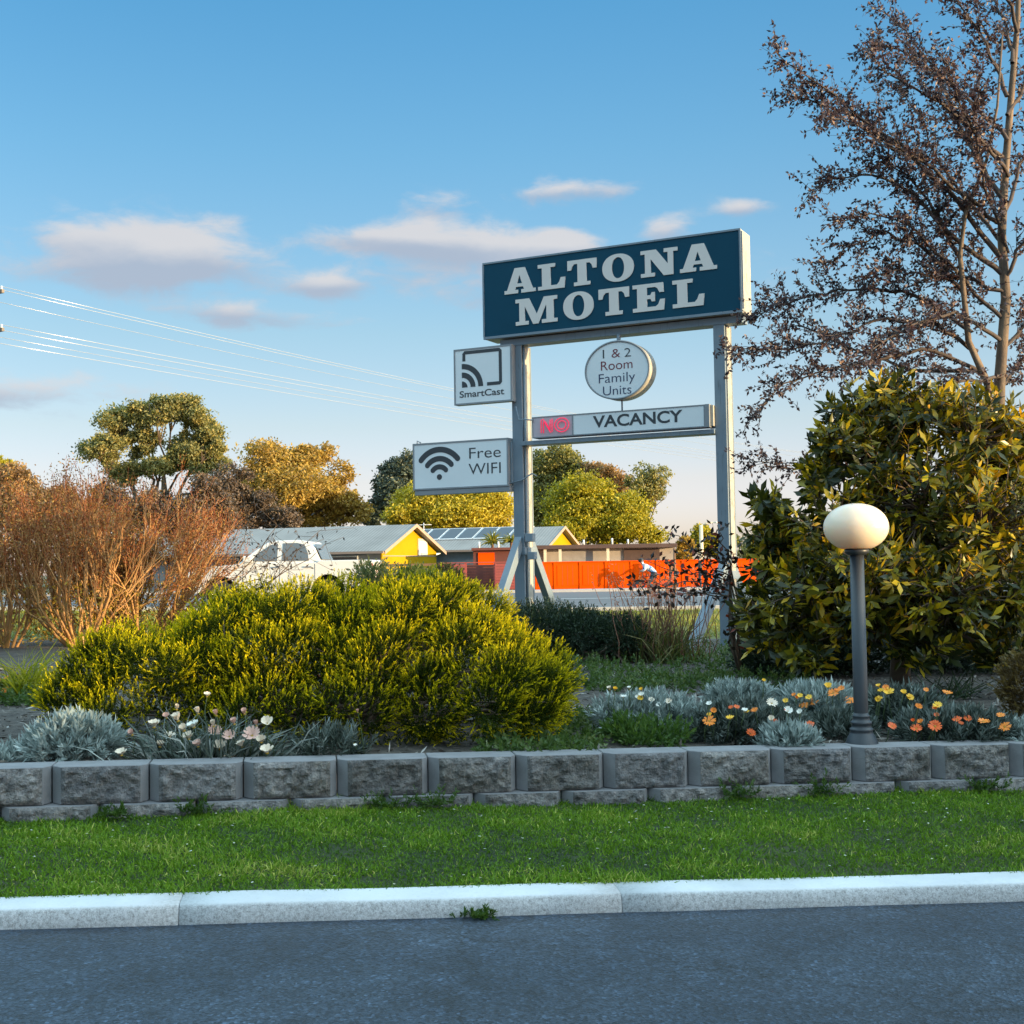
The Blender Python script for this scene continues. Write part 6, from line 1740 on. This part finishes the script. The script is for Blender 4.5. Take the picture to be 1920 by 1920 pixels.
extra('tall spiky', 7, 1470, 1590, 1290, 1330, 8.2, ['petal_orange', 'petal_yellow'])
extra('just right of the lamp', 7, 1645, 1745, 1290, 1325, 8.0, ['petal_orange', 'petal_yellow'])
extra('at the far right', 9, 1700, 1890, 1325, 1372, 7.45, ['petal_orange', 'petal_deep'])
extra('broad silver mound', 5, 1130, 1290, 1295, 1325, 7.75, ['petal_cream', 'petal_yellow', 'petal_white'])
# clump of closed pinkish flowers on the left
t = thing('closed_daisy_clump', 'grey strap leaved clump with closed cream and pink flowers on the left', 'flowering plant', (PX(385, 6.95), 6.95, bed_z(-1.65, 6.95)))
k = 520; b_ = np.array(t.location)
org = b_ + rs.normal(size=(k, 3)) * (.20, .08, 0); org[:, 2] = b_[2]
d0 = unit((org - b_) * (2.2, 2.2, 0) + rs.normal(size=(k, 3)) * (.5, .4, .15) + (0, 0, .9)); d1 = unit(d0 * (1.4, 1.4, .8) + rs.normal(size=(k, 3)) * .25 + (0, 0, -.35))
link_mesh('leaves', blade_mesh('leaves', org, d0, d1, rs.uniform(.12, .34, k), .011), mat_leaf('grey_strap', [(0, (.04, .055, .04)), (.6, (.12, .15, .12)), (1, (.38, .40, .36))], trans=.15, tcol=(1, 1, 1)), t)
flowers_on(t, [(248, 1378, 'petal_pink', .026, 1.15), (289, 1364, 'petal_cream', .034, .9), (312, 1346, 'petal_pink', .022, 1.0), (331, 1330, 'petal_cream', .024, 1.25), (334, 1352, 'petal_cream', .036, 1.1), (364, 1364, 'petal_white', .032, .8), (354, 1386, 'petal_cream', .034, .8), (318, 1382, 'petal_cream', .026, .6),
               (406, 1342, 'petal_pink', .026, 1.2), (401, 1362, 'petal_cream', .028, 1.25), (402, 1376, 'petal_pink', .036, .7), (430, 1382, 'petal_pink', .030, .6), (459, 1339, 'petal_pink', .026, 1.1), (481, 1361, 'petal_pink', .024, 1.2), (473, 1380, 'petal_pink', .040, .55), (501, 1357, 'petal_cream', .032, .8),
               (413, 1404, 'petal_cream', .038, .8), (501, 1412, 'petal_cream', .036, .8), (432, 1423, 'petal_cream', .030, .6), (228, 1416, 'petal_cream', .030, .8), (388, 1306, 'petal_cream', .020, .9), (345, 1370, 'petal_cream', .03, 1.1), (440, 1358, 'petal_pink', .028, 1.15), (372, 1338, 'petal_cream', .028, 1.2), (455, 1400, 'petal_cream', .03, 1.0), (300, 1400, 'petal_cream', .028, 1.1), (372, 1400, 'petal_pink', .03, 1.0), (490, 1392, 'petal_cream', .03, .9)], 6.82, up=(0, -.45, .8), big=1.45)
flowers_on(pk('sparse grey leaved'), [(671, 1336, 'petal_pink', .022, 1.2), (666, 1398, 'petal_white', .014, .6)], 6.9)

# ------------------------------------------------------------------ trees beyond the houses
def far_tree(name, label, blobs, Y, mat, trunk, leaf=.45, dens=1.0, limbs=True, bark='bark', clump=.17, group=None, fill=.5):
    """Trunk, limbs and a crown of many leaf clumps; blobs are crown lobes in photo pixels (x, y, half-width, half-height)."""
    px, pyb = trunk[0], trunk[1]; b_ = np.array((PX(px, Y), Y, bed_z(PX(px, Y), Y) - .1)); s_ = Y / FPX
    t = thing(name, label, 'tree', b_)
    mb = MB(); rt = trunk[2] * s_
    cs = [P(x, y, Y + rs.uniform(-.5, .5) * rx * s_) for (x, y, rx, ry) in blobs]
    hi = max(cs, key=lambda c: c[2]); lo = min(c[2] for c in cs)
    fk = np.array((b_[0] * .7 + hi[0] * .3, Y, b_[2] + max(.8, (lo - b_[2]) * .55)))
    mb.tube(wiggle(b_, fk, 3, .03), taper(rt, rt * .8, 3), 8)
    for c in cs:
        pts = wiggle(fk, c, 5, .06, .05); mb.tube(pts, taper(rt * .55, rt * .12, 5), 6)
        if limbs:
            for _ in range(5): mb.tube(wiggle(pts[4], np.array(c) + rdir(1)[0] * np.array((blobs[0][2], blobs[0][2], blobs[0][3])) * s_ * .6, 3, .08), taper(rt * .16, rt * .05, 3), 4)
    mb.build('trunk', M[bark], t)
    LPs = []; rn = []
    lobes = []
    for c, (x, y, rx, ry) in zip(cs, blobs):
        for q in range(9):
            d_ = rdir(1)[0] * np.array((rx, rx * .9, ry)) * s_ * rs.uniform(.45, 1.0)
            sc2 = rs.uniform(.26, .72); lobes.append((c + d_, (x, y, rx * sc2, ry * sc2)))
    for c, (x, y, rx, ry) in lobes:
        R = np.array((rx, rx * .9, ry)) * s_
        nc = int(dens * 9 + dens * rx * ry / 17)
        d = rdir(nc); rad_ = fill + (1 - fill) * rs.rand(nc) ** .6
        cc = c + d * R * rad_[:, None]
        tone = rs.rand(nc)
        for q, tn in zip(cc, tone):
            m_ = rs.randint(26, 44); cr = clump * 1.35 * (R.mean()) * rs.uniform(.5, 1.4)
            LPs.append(q + rs.normal(size=(m_, 3)) * (cr, cr, cr * .55)); rn.append(np.clip(tn * .6 + rs.rand(m_) * .4, 0, 1))
    LPs = np.concatenate(LPs); rn = np.concatenate(rn); k = len(LPs)
    link_mesh('crown', leaf_mesh('crown', LPs, rdir(k), rdir(k), leaf * .8 * rs.uniform(.6, 1.3, k), leaf * .42, rn), mat, t)
    return t
fol = lambda n_, a, b_, c, tr=.3: mat_leaf(n_, [(0, a), (.55, b_), (1, c)], trans=tr)
M['gum'] = fol('gum_leaf', (.06, .08, .04), (.26, .25, .09), (.50, .38, .13))
M['autumn'] = fol('autumn_leaf', (.16, .11, .035), (.38, .25, .055), (.54, .37, .07))
M['yellowleaf'] = fol('yellow_leaf', (.22, .18, .015), (.44, .36, .03), (.62, .49, .045))
M['olive'] = fol('olive_leaf', (.10, .11, .012), (.34, .30, .02), (.58, .46, .03))
M['conifer'] = fol('conifer', (.045, .065, .055), (.09, .115, .08), (.15, .16, .09), .1)  # leaf colour lightened to stand in for distance haze
M['dullgreen'] = fol('dull_green', (.07, .085, .035), (.21, .20, .06), (.38, .32, .09))  # haze put into the colour here too: lighter leaves
M['brownleaf'] = fol('brown_leaf2', (.11, .07, .04), (.30, .18, .08), (.46, .30, .12))
M['thorn'] = fol('thorn_leaf', (.05, .036, .026), (.12, .082, .055), (.22, .15, .09), .15)
far_tree('gum_tree', 'tall rounded gum tree with pale limbs rising behind the russet shrubs', [(235, 795, 38, 34), (290, 768, 36, 26), (340, 768, 34, 26), (372, 800, 34, 28), (195, 845, 36, 30), (400, 838, 30, 30), (270, 830, 32, 26), (345, 850, 42, 28), (225, 885, 36, 24), (300, 880, 34, 22), (395, 880, 30, 20)], 125, M['gum'], (312, 1060, 8), .38, 1.1, bark='pale_bark', clump=.22, fill=.3)
far_tree('autumn_tree', 'orange brown autumn tree with a rounded open crown behind the long roof', [(510, 865, 60, 40), (580, 868, 50, 38), (550, 915, 85, 45), (630, 920, 45, 42), (485, 915, 50, 40), (648, 958, 32, 32), (590, 965, 60, 28)], 118, M['autumn'], (560, 1040, 8), .40, .8, clump=.2)
far_tree('bare_tree', 'dark leafless looking tree beside the orange brown tree', [(445, 915, 40, 38), (425, 950, 42, 40), (480, 960, 50, 32), (520, 975, 40, 20)], 100, M['thorn'], (455, 1040, 6), .28, .8, clump=.22)
far_tree('conifer_tree', 'dark blue green tree between the orange and yellow trees', [(745, 900, 30, 40), (735, 940, 45, 35), (760, 880, 16, 22), (700, 965, 25, 20)], 122, M['conifer'], (740, 1040, 7), .42, 1.1)
far_tree('yellow_tree', 'broad bright yellow tree behind the solar panel roof', [(790, 950, 60, 38), (850, 945, 65, 45), (910, 955, 55, 42), (760, 970, 40, 25), (860, 975, 90, 25)], 112, M['yellowleaf'], (850, 1040, 7), .36, 1.3, clump=.2)
far_tree('dark_tree', 'dull green tree just right of the left sign post', [(1035, 895, 40, 48), (1070, 880, 38, 36), (1020, 950, 38, 40), (1060, 930, 40, 40)], 128, M['dullgreen'], (1040, 1040, 7), .42, 1.0)
far_tree('olive_tree', 'yellow green tree in the middle behind the low building', [(1095, 940, 58, 50), (1130, 960, 60, 45), (1080, 985, 60, 30), (1160, 985, 50, 25), (1195, 1000, 38, 18)], 116, M['olive'], (1110, 1040, 7), .36, 1.2, clump=.2)
far_tree('brown_tree', 'brown rounded tree behind the yellow green tree', [(1140, 905, 42, 36), (1165, 935, 32, 34), (1115, 890, 28, 24)], 126, M['brownleaf'], (1145, 1040, 6), .40, 1.2)
far_tree('open_gum_tree', 'sparse pale gum tree right of the brown tree', [(1215, 905, 32, 26), (1205, 945, 26, 26), (1232, 930, 18, 18), (1195, 970, 20, 18)], 121, M['gum'], (1195, 1040, 5), .36, .55, bark='pale_bark', clump=.22)
far_tree('small_tree', 'small green tree beside the street lamp', [(1325, 1015, 22, 26), (1345, 1030, 18, 22)], 95, M['olive'], (1330, 1070, 4), .32, 1.2)
far_tree('small_tree', 'small orange leaved tree left of the street lamp', [(1283, 1030, 14, 18), (1278, 1045, 12, 12)], 90, M['autumn'], (1282, 1070, 3), .3, 1.3)
far_tree('left_tree', 'brown leaved tree behind the russet shrubs at the left', [(60, 940, 62, 50), (110, 970, 45, 40), (20, 950, 50, 55), (170, 980, 45, 35)], 60, M['brownleaf'], (70, 1060, 8), .22, 1.2, clump=.2)
far_tree('green_tree', 'green tree cut by the left edge of the picture', [(-10, 890, 38, 32), (10, 905, 25, 22)], 75, M['olive'], (-10, 1060, 7), .28, 1.2)
far_tree('thorny_tree', 'small dark open tree between the brown tree and the gum', [(190, 950, 38, 40), (250, 960, 55, 35), (330, 960, 60, 40), (390, 960, 40, 45)], 70, M['thorn'], (250, 1060, 5), .26, .9, clump=.22)
for i, (px, w_, h_) in enumerate(((1420, 60, 40), (1560, 90, 50), (1760, 110, 55), (1900, 90, 50), (-160, 110, 70), (-330, 130, 80), (2100, 130, 60))):
    far_tree('distant_tree', ('distant olive tree glimpsed behind the right sign post', 'distant olive tree behind the glossy tree, nearest the lamp globe', 'distant olive tree hidden behind the glossy tree', 'distant olive tree behind the plum tree trunk', 'olive tree beyond the left edge', 'farther olive tree beyond the left edge', 'olive tree beyond the right edge')[i],
             [(px, 1040 - h_ * .5, w_, h_), (px + w_ * .6, 1040 - h_ * .3, w_ * .6, h_ * .7)], 120, M['dullgreen'], (px, 1062, 6), .42, .8)
